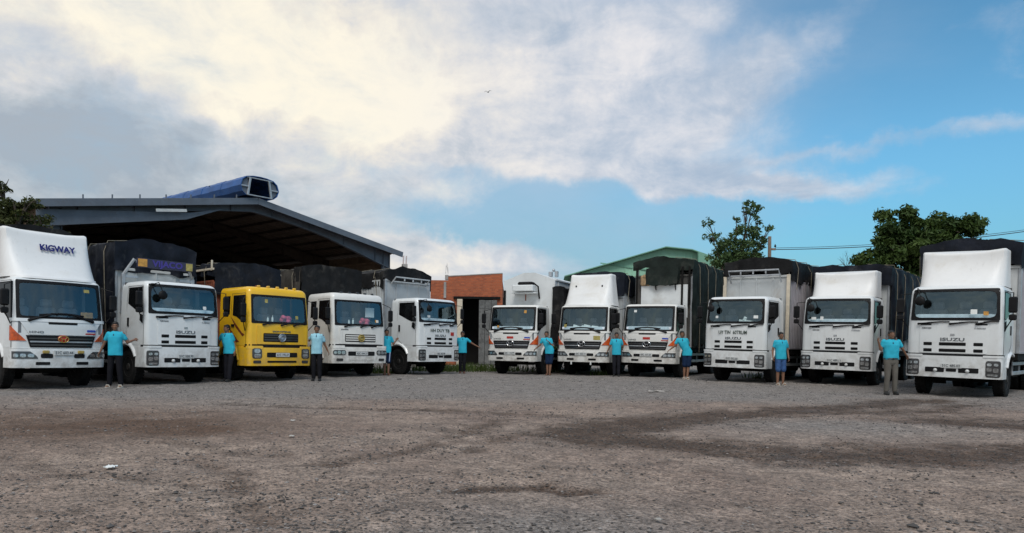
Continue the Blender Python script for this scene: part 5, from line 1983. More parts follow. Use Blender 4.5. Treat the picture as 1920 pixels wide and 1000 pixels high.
part('wall_rib', gw, green_wall, gribs, smooth=0)['kind'] = 'stuff'


def groof(mb):
    mb.prism([(wl - .5, gze - .10), (wl - .5, gze - .02), (0, gza + .10), (0, gza + .02)], 'y', -0.6, 22)
    mb.prism([(0, gza + .02), (0, gza + .10), (2.2, gza - .12), (2.2, gza - .20)], 'y', -0.6, 22)
    mb.prism([(2.2, gza - .20), (2.2, gza - .12), (wr + .5, gze - .04), (wr + .5, gze - .12)], 'y', -0.6, 22)


part('roof', gw, green_roof, groof, smooth=0)
part('wall_band', gw, green_roof, lambda mb: mb.box(((wl + 2.0) / 2 + 1.2, -.06, gze + .62), (7.4, .06, .10), 0, Matrix.Rotation(R(8), 3, 'Y')), smooth=0)
part('side_hall', gw, green_roof, lambda mb: mb.prism([(2.6, 0), (wr + 3, 0), (wr + 3, gze - .5), (2.6, gza - .45)], 'y', -1.2, -0.7), smooth=0)
part('side_wall', gw, green_wall, lambda mb: [mb.box((x, 11, gze / 2 - .1), (.1, 21, gze - .2), 0) for x in (wl + .1, wr - .1)] and None, smooth=0)

# ------------------------------------------------------------------ trees
bark = pbr('bark', (0.085, 0.065, 0.05), 0.9, var=0.3, scale=6, bump=0.6, bscale=18)


def leaf_mat(name, col, tip):
    m = bpy.data.materials.new(name)
    m.use_nodes = True
    T = NT(m.node_tree)
    b = T.n['Principled BSDF']
    at = T.node('ShaderNodeAttribute', attribute_name='leaf_tone')
    c = T.mix(at.outputs['Fac'], col, tip)
    T.put(b.inputs['Base Color'], c)
    b.inputs['Roughness'].default_value = 0.6
    b.inputs['Specular IOR Level'].default_value = 0.25
    tl = T.node('ShaderNodeBsdfTranslucent')
    T.put(tl.inputs[0], c)
    mx = T.node('ShaderNodeMixShader')
    mx.inputs[0].default_value = 0.25
    T.l.new(b.outputs[0], mx.inputs[1])
    T.l.new(tl.outputs[0], mx.inputs[2])
    T.l.new(mx.outputs[0], T.n['Material Output'].inputs[0])
    return m


leaf_dark = leaf_mat('dark_leaves', (0.020, 0.050, 0.012), (0.085, 0.130, 0.030))
leaf_mid = leaf_mat('mid_leaves', (0.045, 0.085, 0.030), (0.115, 0.180, 0.065))
leaf_olive = leaf_mat('olive_leaves', (0.030, 0.040, 0.012), (0.085, 0.095, 0.026))


def leaves_mesh(name, clumps, per, size, mat, seed, flat=0.75):
    """clumps: (centre, radius); leaves spread through each clump, denser at its skin"""
    rs = np.random.RandomState(seed)
    P, N, Sz, To = [], [], [], []
    for c, r in clumps:
        k = max(6, int(per * r * r))
        d = rs.normal(size=(k, 3))
        d /= np.linalg.norm(d, axis=1)[:, None]
        rad = r * (0.35 + 0.65 * rs.rand(k) ** 0.55) * (1 + 0.18 * rs.normal(size=k))
        p = np.array(c) + d * rad[:, None] * np.array([1, 1, flat])
        nn = d * 0.6 + rs.normal(size=(k, 3)) * 0.6 + np.array([0, 0, .5])
        nn /= np.linalg.norm(nn, axis=1)[:, None]
        P.append(p)
        N.append(nn)
        Sz.append(size * (0.38 + 1.15 * rs.rand(k) ** 1.4))
        To.append(np.clip(rs.rand() * .55 + rs.rand(k) * .45, 0, 1))
    P, N, Sz, To = map(np.concatenate, (P, N, Sz, To))
    a = np.cross(N, rs.normal(size=N.shape))
    a /= np.linalg.norm(a, axis=1)[:, None]
    b = np.cross(N, a)
    L = a * Sz[:, None]
    W = b * Sz[:, None] * 0.42
    droop = N * Sz[:, None] * -0.18
    V = np.stack([P - L * .5, P + W * .5, P + L * .5 + droop, P - W * .5], 1).reshape(-1, 3)
    F = np.arange(len(V)).reshape(-1, 4)
    me = bpy.data.meshes.new(name)
    me.from_pydata(V.tolist(), [], F.tolist())
    at = me.attributes.new('leaf_tone', 'FLOAT', 'POINT')
    at.data.foreach_set('value', np.repeat(To, 4))
    me.materials.append(mat)
    return me


def tree(name, label, x, y, crown, trunk_h, trunk_r, per, size, mat, seed, limbs=True, group=None):
    """crown: list of (dx, dy, z, radius) lobes, each broken into smaller clumps"""
    t = thing(name, label, 'tree', (x, y, gz(x, y)), 0, group)
    rr = random.Random(seed)
    clumps = []
    for dx, dy, z, r in crown:
        clumps.append(((dx, dy, z), r * 0.55))
        for k in range(max(5, int(11 * r))):
            v = Vector((rr.gauss(0, 1), rr.gauss(0, 1), rr.gauss(0, .85))).normalized() * r * rr.uniform(.55, 1.0)
            clumps.append(((dx + v.x, dy + v.y, z + v.z * .85), r * rr.uniform(.20, .40)))
    # trunk and limbs in one mesh
    mb = MB()
    top = (rr.uniform(-.2, .2), 0, trunk_h)
    mb.tube([(0, 0, -.3), (rr.uniform(-.1, .1), 0, trunk_h * .5), top], [trunk_r * 1.25, trunk_r, trunk_r * .8], 9)
    for dx, dy, z, r in crown:
        mid = ((dx + top[0]) / 2 + rr.uniform(-.3, .3), dy / 2 + rr.uniform(-.3, .3), trunk_h + (z - trunk_h) * .55)
        mb.tube([(top[0], top[1], trunk_h - .2), mid, (dx, dy, z)], [trunk_r * .55, trunk_r * .36, trunk_r * .14], 6)
        for k in range(6):
            v = Vector((rr.gauss(0, 1), rr.gauss(0, 1), rr.gauss(0, .7))).normalized() * r * .9
            s0 = Vector(mid).lerp(Vector((dx, dy, z)), rr.uniform(.3, 1))
            e = Vector((dx, dy, z)) + v
            mb.tube([s0, s0.lerp(e, .5) + Vector((0, 0, .12 * r)), e], [trunk_r * .16, trunk_r * .10, trunk_r * .04], 5)
    link('trunk', mb.mesh('trunk', bark), t)
    me = leaves_mesh('crown', clumps, per, size, mat, seed)
    o = link('crown', me, t)
    return t


# big tree behind the two nearest trucks on the right
D = 46.0
tree('broadleaf_tree', 'big dense dark green tree rising behind the two right hand trucks with white fairings', X_at(1725, D), D,
     [(-1.3, 0, 8.6, 1.7), (2.1, .3, 8.9, 1.75), (0.4, -.4, 7.4, 2.0), (-3.2, 0, 6.2, 1.6), (-1.2, .6, 5.8, 2.0), (2.0, -.5, 6.6, 2.1), (3.4, 0.4, 7.0, 1.5), (-2.4, -.5, 7.5, 1.2), (4.2, .2, 5.6, 1.5), (-1.0, 0, 9.7, .7), (0, -.3, 4.8, 1.9), (-3.7, .2, 4.9, 1.3)],
     3.2, .34, 900, .34, leaf_dark, 21)
D = 50.0
tree('slender_tree', 'slender loose tree with sparse airy foliage beside the utility pole', X_at(1378, D), D,
     [(-.1, 0, 8.2, 1.35), (.75, .2, 9.5, 1.0), (1.1, 0, 10.7, .75), (.8, .2, 11.3, .4), (-1.7, 0, 8.9, .65), (-1.85, .2, 9.8, .50), (-.1, -.2, 6.9, 1.5), (.3, .1, 7.6, 1.3), (1.7, 0, 8.4, .75), (1.0, .1, 7.3, .9), (2.2, 0, 9.5, .45), (-1.2, .1, 7.5, .85), (1.6, .1, 10.0, .4), (.1, .2, 10.2, .35)],
     4.4, .16, 520, .25, leaf_mid, 33)
D = 28.0
tree('broadleaf_tree', 'dark leafy tree at the left edge beside the steel shed', X_at(22, D), D,
     [(-1.0, 0, 6.5, 1.1), (.2, .2, 5.9, .85), (1.2, 0, 5.5, .65), (-.4, -.2, 5.1, 1.1), (.75, -.1, 4.9, .8), (-2.0, 0, 5.6, 1.2), (1.75, 0, 5.0, .5), (-.6, .1, 7.2, .45), (.5, 0, 6.5, .5)],
     2.6, .22, 900, .21, leaf_olive, 47)


def treeline():
    rs = random.Random(77)
    clumps = []
    for k in range(90):
        a = R(-62 + 124 * k / 89 + rs.uniform(-.6, .6))
        d = rs.uniform(105, 125)
        h = rs.uniform(2.0, 4.2)
        for q in range(3):
            clumps.append(((math.sin(a) * d + rs.uniform(-2, 2), math.cos(a) * d + rs.uniform(-2, 2), rs.uniform(.4, 1.0) * h), rs.uniform(1.2, 2.2)))
    me = leaves_mesh('treeline', clumps, 26, .95, leaf_dark, 5)
    o = link('treeline', me)
    o['kind'] = 'stuff'


treeline()


def bare_tree():
    D = 48.0
    x = X_at(1592, D)
    t = thing('bare_tree', 'thin leafless tree against the sky, left of the big dense tree', 'tree', (x, D, gz(x, D)))
    rr = random.Random(5)
    mb = MB()

    def grow(p, d, ln, r, lev):
        e = p + d * ln
        mid = p.lerp(e, .5) + Vector((rr.uniform(-.1, .1), rr.uniform(-.1, .1), 0)) * ln * .4
        mb.tube([p, mid, e], [r, r * .8, r * .6], 5)
        if lev == 0:
            return
        for k in range(3 if lev > 1 else 2):
            nd = (d + Vector((rr.uniform(-.8, .8), rr.uniform(-.6, .6), rr.uniform(-.1, .5)))).normalized()
            grow(p.lerp(e, rr.uniform(.55, 1)), nd, ln * rr.uniform(.5, .75), r * .55, lev - 1)
    grow(Vector((0, 0, -.2)), Vector((.02, 0, 1)), 4.6, .09, 0)
    grow(Vector((.08, 0, 4.3)), Vector((-.12, 0, 1)).normalized(), 1.7, .055, 4)
    grow(Vector((.08, 0, 4.1)), Vector((.35, 0, 1)).normalized(), 1.3, .04, 3)
    link('trunk', mb.mesh('trunk', bark), t)


bare_tree()

# ---- utility pole and overhead wire ---------------------------------------------
D = 54.0
wood = pbr('weathered_wood', (0.22, 0.165, 0.125), 0.85, var=0.25, scale=5)
px_ = X_at(1441, D)
pole_top = (HORIZON + 5 - 446) / FPX * D + CAM_H
up = thing('utility_pole', 'brown utility pole between the slender tree and the overhead wire', 'pole', (px_, D, gz(px_, D)))
part('post', up, wood, lambda mb: mb.tube([(0, 0, -.3), (0, 0, pole_top)], [.17, .12], 10))
part('bracket', up, wood, lambda mb: mb.box((.26, 0, pole_top - .95), (.40, .10, .16), .02), smooth=0)
part('insulator', up, black, lambda mb: (mb.lathe([(0, .05), (.08, .09), (.16, .05), (.22, .03)], (.42, 0, pole_top - .80), 'z', 10)))


def sag(a, b, s, n=24):
    a, b = Vector(a), Vector(b)
    return [a.lerp(b, k / n) - Vector((0, 0, s * 4 * (k / n) * (1 - k / n))) for k in range(n + 1)]


wz = (HORIZON + 5 - 468) / FPX * D + CAM_H
wx2, wy2 = X_at(2080, 54.0), 54.0
wz2 = (HORIZON + 11 - 408) / FPX * 54.0 + CAM_H
wire_m = pbr('cable', (0.03, 0.03, 0.04), 0.6)
mb = MB()
mb.tube(sag((px_ + .4, D, wz), (wx2, wy2, wz2), .55), .030, 5)
mb.tube(sag((px_ + .4, D, wz + .12), (wx2, wy2, wz2 + .10), .52), .018, 5)
w_ = link('overhead_wire', mb.mesh('overhead_wire', wire_m))
tag(w_, 'twin overhead wire running from the brown pole past the big tree', 'wire')
up2 = thing('utility_pole', 'utility pole standing out past the right edge of the yard', 'pole', (wx2, wy2, gz(wx2, wy2)))
part('post', up2, wood, lambda mb: mb.tube([(0, 0, -.3), (0, 0, wz2 + 1.2)], [.17, .12], 10))

# ---- bird --------------------------------------------------------------------------
Db = 60.0
bpos = Vector((X_at(910, Db), Db, (HORIZON - 174) / FPX * Db + CAM_H))
mb = MB()
mb.tube([(-.20, 0, 0), (-.12, 0, .015), (0, 0, .02), (.12, 0, .03), (.19, 0, .035), (.24, 0, .02)], [.015, .04, .06, .045, .03, .005], 8)
for s in (-1, 1):
    vs = []
    for u, z, ya, yb in ((0.03, .03, -.07, .07), (.18, .16, -.08, .05), (.32, .17, -.05, .05), (.46, .08, .02, .05)):
        vs += [(ya, s * u, z), (yb, s * u, z + .005), (yb, s * u, z - .012), (ya, s * u, z - .010)]
    rings = [vs[i * 4:i * 4 + 4] for i in range(4)]
    mb.loft(rings, True)
mb.prism([(-.18, -.02), (-.34, -.07), (-.34, .07), (-.18, .02)], 'z', -.005, .005)
bo = link('bird', mb.mesh('bird', pbr('bird_feathers', (0.12, 0.12, 0.13), 0.8)), None, tuple(bpos), (0, R(-8), R(70)), (.75, .75, .75))
tag(bo, 'small dark bird in flight with raised wings high in the sky', 'bird')

# ------------------------------------------------------------------ ground litter, stones, weeds


def stones():
    rs = np.random.RandomState(12)
    n = 34000
    # spread in the view wedge, thinning with distance
    d = 3.2 * (26 / 3.2) ** (rs.rand(n) ** 1.15)
    a = rs.uniform(-R(40), R(40), n)
    x = d * np.tan(a)
    y = d.copy()
    dens = vnoise(x * 0.9 + 3, y * 0.9) * .6 + vnoise(x * 3, y * 3) * .4
    wear = track_mask(x, y)
    keep = rs.rand(n) < np.clip((dens - 0.40) * 3.4 + wear * .9, 0.05, 1)
    x, y, d, wear = x[keep], y[keep], d[keep], wear[keep]
    n = len(x)
    sz = 0.0055 + 0.010 * rs.rand(n) ** 3 + 0.0006 * d * rs.rand(n)
    big = rs.rand(n) < 0.012
    sz[big] *= rs.uniform(1.4, 2.1, big.sum())
    z = ground_z(x, y)
    base = np.array([(0, 0, 1), (.9, 0, .25), (.28, .86, .2), (-.73, .53, .3), (-.73, -.53, .2), (.28, -.86, .3), (.5, .3, -.5), (-.5, .1, -.5), (0, -.5, -.5)])
    tri = np.array([(0, 1, 2), (0, 2, 3), (0, 3, 4), (0, 4, 5), (0, 5, 1), (1, 6, 2), (2, 7, 3), (3, 7, 4), (4, 8, 5), (5, 6, 1), (2, 6, 7), (4, 7, 8), (5, 8, 6), (6, 8, 7)])
    m = len(base)
    V = base[None] * (1 + 0.28 * rs.normal(size=(n, m, 1)).clip(-1.5, 1.5)) * np.stack([sz * rs.uniform(.8, 1.5, n), sz * rs.uniform(.8, 1.3, n), sz * rs.uniform(.45, .85, n)], 1)[:, None, :]
    th = rs.uniform(0, 2 * PI, n)
    c, s = np.cos(th), np.sin(th)
    Vx = V[..., 0] * c[:, None] - V[..., 1] * s[:, None] + x[:, None]
    Vy = V[..., 0] * s[:, None] + V[..., 1] * c[:, None] + y[:, None]
    Vz = V[..., 2] + (z + sz * .12)[:, None]
    V = np.stack([Vx, Vy, Vz], -1).reshape(-1, 3)
    F = (tri[None] + (np.arange(n) * m)[:, None, None]).reshape(-1, 3)
    me = bpy.data.meshes.new('gravel')
    me.from_pydata(V.tolist(), [], F.tolist())
    tone = rs.rand(n) ** 1.5
    tone = np.where(rs.rand(n) < .42, tone * .2, tone)
    tone = np.where(rs.rand(n) < .96, np.minimum(tone, .82), tone)
    tone = np.where(rs.rand(n) < wear * .8, tone * .15, tone)
    at = me.attributes.new('stone_tone', 'FLOAT', 'POINT')
    at.data.foreach_set('value', np.repeat(tone, m))
    mm = bpy.data.materials.new('stones')
    mm.use_nodes = True
    T = NT(mm.node_tree)
    b = T.n['Principled BSDF']
    a_ = T.node('ShaderNodeAttribute', attribute_name='stone_tone')
    rp = T.node('ShaderNodeValToRGB')
    cr = rp.color_ramp
    cols = [(0, (0.050, 0.047, 0.045)), (.35, (0.15, 0.132, 0.122)), (.8, (0.25, 0.225, 0.21)), (1.0, (0.42, 0.40, 0.38))]
    while len(cr.elements) < 4:
        cr.elements.new(.5)
    for e, (p, c_) in zip(cr.elements, cols):
        e.position = p
        e.color = c_ + (1,)
    T.put(rp.inputs[0], a_.outputs['Fac'])
    T.put(b.inputs['Base Color'], rp.outputs[0])
    b.inputs['Roughness'].default_value = 0.9
    me.materials.append(mm)
    o = link('gravel', me)
    o['kind'] = 'stuff'


stones()


def grass():
    rs = np.random.RandomState(4)
    patches = [(X_at(715, 27.5), 28.2, .5, 150), (X_at(890, 31.0), 32, 1.1, 500), (X_at(870, 33), 34, 1.2, 350), (X_at(760, 31), 31.5, .9, 200), (X_at(1130, 28), 28.6, .25, 50), (X_at(1010, 31), 32, .8, 160), (X_at(815, 30), 31, .7, 160), (X_at(1450, 26), 27, .4, 60)]
    V, F, To = [], [], []
    for cx, cy, r, k in patches:
        for i in range(k):
            x, y = cx + rs.normal() * r, cy + rs.normal() * r * .5
            h = rs.uniform(.12, .42)
            a = rs.uniform(0, 2 * PI)
            dx, dy = math.cos(a), math.sin(a)
            w = .012 + .012 * rs.rand()
            z = gzf(x, y) - .01
            lx, ly = rs.normal() * .12, rs.normal() * .12
            o = len(V)
            V += [(x - dx * w, y - dy * w, z), (x + dx * w, y + dy * w, z), (x + dx * w * .7 + lx * .4, y + dy * w * .7 + ly * .4, z + h * .6), (x - dx * w * .7 + lx * .4, y - dy * w * .7 + ly * .4, z + h * .6), (x + lx, y + ly, z + h)]
            F += [(o, o + 1, o + 2, o + 3), (o + 3, o + 2, o + 4)]
            To += [rs.rand()] * 5
    me = bpy.data.meshes.new('grass')
    me.from_pydata(V, [], F)
    at = me.attributes.new('leaf_tone', 'FLOAT', 'POINT')
    at.data.foreach_set('value', To)
    me.materials.append(leaf_mat('grass_blades', (0.035, 0.065, 0.012), (0.085, 0.115, 0.03)))
    o = link('grass', me)
    o['kind'] = 'stuff'


grass()


litter_m = pbr('dirty_paper', (0.42, 0.40, 0.37), 0.8, var=0.25, scale=9)


def scrap(label, px, py, w, h, seed, cat='paper', name='paper_scrap', mat=None):
    mat = mat or litter_m
    yh = HORIZON + (px - 960) * 0.0105
    d = CAM_H * FPX / (py - yh)
    for _ in range(4):
        d = (CAM_H - gz(X_at(px, d), d)) * FPX / (py - yh)
    x = X_at(px, d)
    rr = random.Random(seed)
    mb = MB()
    n, m = 5, 4
    W, H = w, h
    for dz in (0.006, 0.0):
        rr2 = random.Random(seed)
        for j in range(m + 1):
            for i in range(n + 1):
                mb.v.append((W * (i / n - .5) + rr2.uniform(-.1, .1) * W / n, H * (j / m - .5) + rr2.uniform(-.1, .1) * H / m, dz + .012 + rr2.uniform(0, .18) * min(W, H)))
    k = (n + 1) * (m + 1)
    for j in range(m):
        for i in range(n):
            a = j * (n + 1) + i
            mb.f.append((a, a + 1, a + n + 2, a + n + 1))
            mb.f.append((k + a, k + a + n + 1, k + a + n + 2, k + a + 1))
    for i in range(n):
        mb.f.append((i, k + i, k + i + 1, i + 1))
        t_ = m * (n + 1)
        mb.f.append((t_ + i, t_ + i + 1, k + t_ + i + 1, k + t_ + i))
    for j in range(m):
        a = j * (n + 1)
        mb.f.append((a, a + n + 1, k + a + n + 1, k + a))
        a += n
        mb.f.append((a, k + a, k + a + n + 1, a + n + 1))
    o = link(name, mb.mesh(name, mat, 25), None, (x, d, gzf(x, d) + .004), (0, 0, rr.uniform(0, .5)))
    tag(o, label, cat, 'litter lying on the gravel')


scrap('flat white paper scrap lying alone on reddish dirt in the left foreground', 210, 881, .085, .10, 1, mat=paper_m)
scrap('white scrap on the gravel in front of the truck with the grey slatted box', 789, 712, .16, .14, 2)
scrap('dark rag on the gravel by the man with striped shorts', 749, 713, .15, .12, 3, 'rag', 'rag', black)
scrap('wide smear of pale torn paper in front of the overloaded green tarp truck', 1232, 737, .50, .24, 4, mat=pbr('muddy_paper', (0.33, 0.30, 0.27), 0.9, var=0.3, scale=12))
scrap('small white scrap on gravel, left one of a close pair before the right row', 1541, 724, .10, .10, 5)
scrap('small white scrap on gravel, right one of a close pair before the right row', 1556, 723, .10, .10, 6)
scrap('small white scrap in the middle of the yard, farther of two', 551, 792, .07, .07, 7)
scrap('small white scrap in the middle of the yard, nearer of two', 549, 822, .055, .06, 8)
scrap('pale scrap on the gravel near the front wheel of the gabled box truck', 905, 691, .18, .14, 9)
scrap('white scrap in front of the truck with the warm white fairing', 1088, 717, .15, .12, 10)
scrap('small pale scrap in the foreground gravel below the dark furrow', 1238, 978, .04, .04, 11)

# ------------------------------------------------------------------ people
skin_m = pbr('skin', (0.21, 0.105, 0.062), 0.55, var=0.08, scale=8)
hair_m = pbr('black_hair', (0.010, 0.009, 0.008), 0.5, var=0.3, scale=30)
shirt_cyan = pbr('cyan_shirt', (0.035, 0.40, 0.54), 0.85, var=0.06, scale=5, spec=0.1)
shirt_pale = pbr('pale_blue_shirt', (0.30, 0.56, 0.66), 0.85, var=0.06, scale=5, spec=0.1)
black_cloth = pbr('black_trousers', (0.012, 0.012, 0.015), 0.9, var=0.2, spec=0.1)
navy_cloth = pbr('navy_shorts', (0.010, 0.022, 0.055), 0.9, var=0.2, spec=0.1)
grey_cloth = pbr('grey_trousers', (0.125, 0.115, 0.10), 0.9, var=0.12, scale=6, spec=0.1)
charcoal_cloth = pbr('charcoal_trousers', (0.016, 0.016, 0.021), 0.9, var=0.2, spec=0.1)
denim = pbr('denim_shorts', (0.045, 0.10, 0.24), 0.9, var=0.25, scale=14, spec=0.1)
collar_m = pbr('dark_collar', (0.012, 0.03, 0.075), 0.85)
belt_m = pbr('black_belt', (0.010, 0.010, 0.010), 0.5)
shoe_black = pbr('black_shoe', (0.012, 0.012, 0.012), 0.45)
shoe_white = pbr('pale_sandal', (0.62, 0.58, 0.50), 0.6, var=0.1)
shoe_brown = pbr('brown_sandal', (0.10, 0.045, 0.03), 0.6)
eye_m = pbr('eye', (0.03, 0.02, 0.015), 0.2)
stripe_m = pbr('pale_stripe', (0.35, 0.42, 0.55), 0.85)


def capsule(mb, p0, p1, r0, r1, n=10, flat=1.0, flat_axis=None):
    p0, p1 = Vector(p0), Vector(p1)
    t = (p1 - p0)
    L = t.length
    t = t.normalized() if L > 1e-6 else Vector((0, 0, 1))
    if flat_axis is not None:
        u = (Vector(flat_axis) - t * t.dot(Vector(flat_axis))).normalized()
    else:
        u = t.orthogonal().normalized()
    w = t.cross(u)
    rings = []
    prof = [(-r0 * math.cos(a), r0 * math.sin(a)) for a in (R(18), R(50), R(90))] + [(L * k / 3, r0 + (r1 - r0) * k / 3) for k in (1, 2)] + [(L + r1 * math.sin(a), r1 * math.cos(a)) for a in (0, R(40), R(72))]
    for a, r in prof:
        rings.append([p0 + t * a + (u * math.cos(2 * PI * k / n) * flat + w * math.sin(2 * PI * k / n)) * r for k in range(n)])
    mb.loft(rings, True)


def rings_loft(mb, secs, n=18):
    """secs: (cx, cy, z, rx, ry) upwards"""
    rings = []
    for cx, cy, z, rx, ry in secs:
        rings.append([(cx + rx * math.copysign(abs(math.cos(2 * PI * k / n)) ** .85, math.cos(2 * PI * k / n)), cy + ry * math.copysign(abs(math.sin(2 * PI * k / n)) ** .85, math.sin(2 * PI * k / n)), z) for k in range(n)])
    mb.loft(rings, True)


def fuse(mb, voxel, smooth_it=3, mat=None, name='body'):
    """union of overlapping closed shapes as one continuous skin"""
    me = mb.mesh('fuse_src', mat, 0)
    o = bpy.data.objects.new('fuse_src', me)
    C.objects.link(o)
    r = o.modifiers.new('r', 'REMESH')
    r.mode = 'VOXEL'
    r.voxel_size = voxel
    r.use_smooth_shade = True
    s = o.modifiers.new('s', 'SMOOTH')
    s.factor = 0.5
    s.iterations = smooth_it
    bpy.context.view_layer.update()
    out = bpy.data.meshes.new_from_object(o.evaluated_get(bpy.context.evaluated_depsgraph_get()))
    out.name = name
    bpy.data.objects.remove(o)
    bpy.data.meshes.remove(me)
    out.materials.clear()
    if mat:
        out.materials.append(mat)
    out.polygons.foreach_set('use_smooth', [True] * len(out.polygons))
    return out


def hand(mb, wrist, d, palm_n, thumb_side, curl=0.5):
    """palm with four bent fingers and a thumb; d = pointing direction, palm_n = palm normal"""
    d = Vector(d).normalized()
    pn = Vector(palm_n)
    pn = (pn - d * pn.dot(d)).normalized()
    side = d.cross(pn).normalized()
    w = Vector(wrist)
    capsule(mb, w - d * .02, w + d * .03, .026, .030, 10, .70, pn)
    for s in (-1, -.33, .33, 1):
        capsule(mb, w + d * .012 + side * s * .018, w + d * .080 + side * s * .030, .015, .0135, 8, .85, pn)
    lens = {-1: .058, -.33: .074, .33: .080, 1: .070}
    for s in (-1, -.33, .33, 1):
        b = w + d * .082 + side * s * .030
        L = lens[s]
        a1 = curl * .7
        d1 = (d * math.cos(a1) + pn * math.sin(a1) + side * s * .08).normalized()
        j = b + d1 * L * .5
        a2 = curl * 1.7
        d2 = (d * math.cos(a2) + pn * math.sin(a2)).normalized()
        capsule(mb, b, j, .0095, .0088, 8)
        capsule(mb, j, j + d2 * L * .5, .0088, .0075, 8)
    tb = w + d * .022 + side * thumb_side * .024
    t1 = (d * .75 + side * thumb_side * .65 + pn * .25).normalized()
    tj = tb + t1 * .042
    t2 = (d * .93 + side * thumb_side * .2 + pn * .3).normalized()
    capsule(mb, tb, tj, .0135, .0105, 8)
    capsule(mb, tj, tj + t2 * .032, .0105, .0085, 8)


PG = 'men standing beside the trucks'


def person(label, px, depth, height=1.70, yaw=0.0, lean=0.0, larm=None, rarm=None, shirt=shirt_cyan, legs='trousers', cloth=black_cloth, shoes=shoe_black, head_yaw=0.0, tucked=False, stripe=False, stance=.10, hip=0.0, build=1.0, step=0.0, hair_top=1.0):
    """arms: (elbow xyz, wrist xyz) in metres for a 1.70 m figure; x to image right, -y to the camera. larm = image left"""
    x = X_at(px, depth)
    k = height / 1.70
    root = thing('person', label, 'person', (x, depth, gzf(x, depth) + .004), yaw, PG)
    root.scale = (k, k, k)
    lx = lean                                   # sideways shift of the shoulders over the hips
    hx = hip
    sh = 1.405
    B = build
    # ---- joints
    hipL, hipR = Vector((hx - .085, 0, .90)), Vector((hx + .085, 0, .90))
    anL, anR = Vector((-stance, .02, .075)), Vector((stance, .02 - step, .075))
    knL = hipL.lerp(anL, .52) + Vector((0, -.025, 0))
    knR = hipR.lerp(anR, .52) + Vector((0, -.025, 0))
    shL, shR = Vector((lx - .175 * B, .005, sh)), Vector((lx + .175 * B, .005, sh))
    if larm is None:
        larm = ((lx - .25, .03, 1.13), (lx - .25, -.05, .90))
    if rarm is None:
        rarm = ((lx + .25, .03, 1.13), (lx + .25, -.05, .90))
    arms = ((shL, Vector(larm[0]), Vector(larm[1]), -1), (shR, Vector(rarm[0]), Vector(rarm[1]), 1))
    mb = MB()
    # ---- torso
    rings_loft(mb, [(hx, .01, .80, .10 * B, .08), (hx, .01, .86, .150 * B, .105), (hx, .005, .95, .158 * B, .108), (hx * .8 + lx * .2, 0, 1.06, .140 * B, .098), (lx * .6 + hx * .4, 0, 1.18, .150 * B, .105), (lx * .85, 0, 1.30, .165 * B, .110), (lx, .005, 1.39, .165 * B, .090), (lx, .01, 1.43, .105, .07), (lx, .01, 1.46, .05, .05)])
    # ---- neck and head
    hc = Vector((lx * 1.05, -.012, 1.592))
    capsule(mb, (lx, .012, 1.42), (hc.x, hc.y + .012, 1.54), .056, .052, 12)
    ch, shh = math.cos(head_yaw), math.sin(head_yaw)

    def H(p):
        return (hc.x + p[0] * ch - p[1] * shh, hc.y + p[0] * shh + p[1] * ch, hc.z + p[2])

    def hball(p, r):
        m0 = len(mb.v)
        mb.ball((0, 0, 0), r, 14, 10)
        mb.v[m0:] = [H((v[0] + p[0], v[1] + p[1], v[2] + p[2])) for v in mb.v[m0:]]
    hball((0, .012, .022), (.076, .092, .088))
    hball((0, -.020, -.045), (.060, .068, .066))
    hball((0, -.050, -.085), (.034, .032, .024))          # chin
    hball((0, -.094, -.020), (.013, .018, .016))           # nose tip
    hball((0, -.086, .004), (.009, .014, .026))            # bridge
    hball((-.032, -.072, -.014), (.022, .018, .018))       # cheeks
    hball((.032, -.072, -.014), (.022, .018, .018))
    hball((0, -.078, .030), (.048, .016, .012))            # brow
    hball((0, -.084, -.052), (.024, .010, .007))           # lips
    for s in (-1, 1):
        hball((s * .078, .008, -.008), (.010, .020, .030))  # ears
    # ---- arms and hands
    for s0, el, wr, sg in arms:
        capsule(mb, s0, el, .047 * B, .038, 10)
        capsule(mb, el, wr, .037, .025, 10)
        d = (wr - el).normalized()
        pn = Vector((-sg * .6, -.2, -.6))
        if abs(d.dot(pn.normalized())) > .9:
            pn = Vector((0, -1, 0))
        hand(mb, wr, d, pn, -sg if True else sg, .45)
    # ---- legs and feet
    for h_, kn, an, sg in ((hipL, knL, anL, -1), (hipR, knR, anR, 1)):
        capsule(mb, h_, kn, .078 * B, .052, 12)
        capsule(mb, kn + Vector((0, .012, 0)), kn.lerp(an, .38) + Vector((0, .018, 0)), .050, .052, 12)
        capsule(mb, kn.lerp(an, .35) + Vector((0, .014, 0)), an, .050, .034, 12)
        capsule(mb, an + Vector((0, .02, -.035)), an + Vector((sg * .025, -.13, -.048)), .034, .026, 10)
    link('body', fuse(mb, .0085, 2, skin_m, 'body'), root)
    # ---- eyes
    for s in (-1, 1):
        e = MB()
        e.ball(H((s * .030, -.083, .008)), (.011, .006, .007), 8, 6)
        link('eye', e.mesh('eye', eye_m), root)
    # ---- hair: a cap over the skull with a fringe and side burns
    hb = MB()
    m0 = len(hb.v)

    def cap(p, r):
        m1 = len(hb.v)
        hb.ball((0, 0, 0), r, 16, 10)
        hb.v[m1:] = [H((v[0] + p[0], v[1] + p[1], v[2] + p[2])) for v in hb.v[m1:]]
    cap((0, .022, .046), (.083, .094, .078 * hair_top))
    cap((0, .055, .010), (.076, .060, .075))
    for s in (-1, 1):
        cap((s * .066, .012, .030), (.018, .050, .040))
    cap((0, -.048, .072), (.056, .034, .030))
    link('hair', fuse(hb, .008, 2, hair_m, 'hair'), root)
    # ---- shirt
    sm = MB()
    zb = .93 if tucked else .835
    f = 1.10
    lo = [(hx, .004, zb, .166 * B * f * .98, .124)] if not tucked else [(hx, .004, zb, .158 * B * f * .96, .116)]
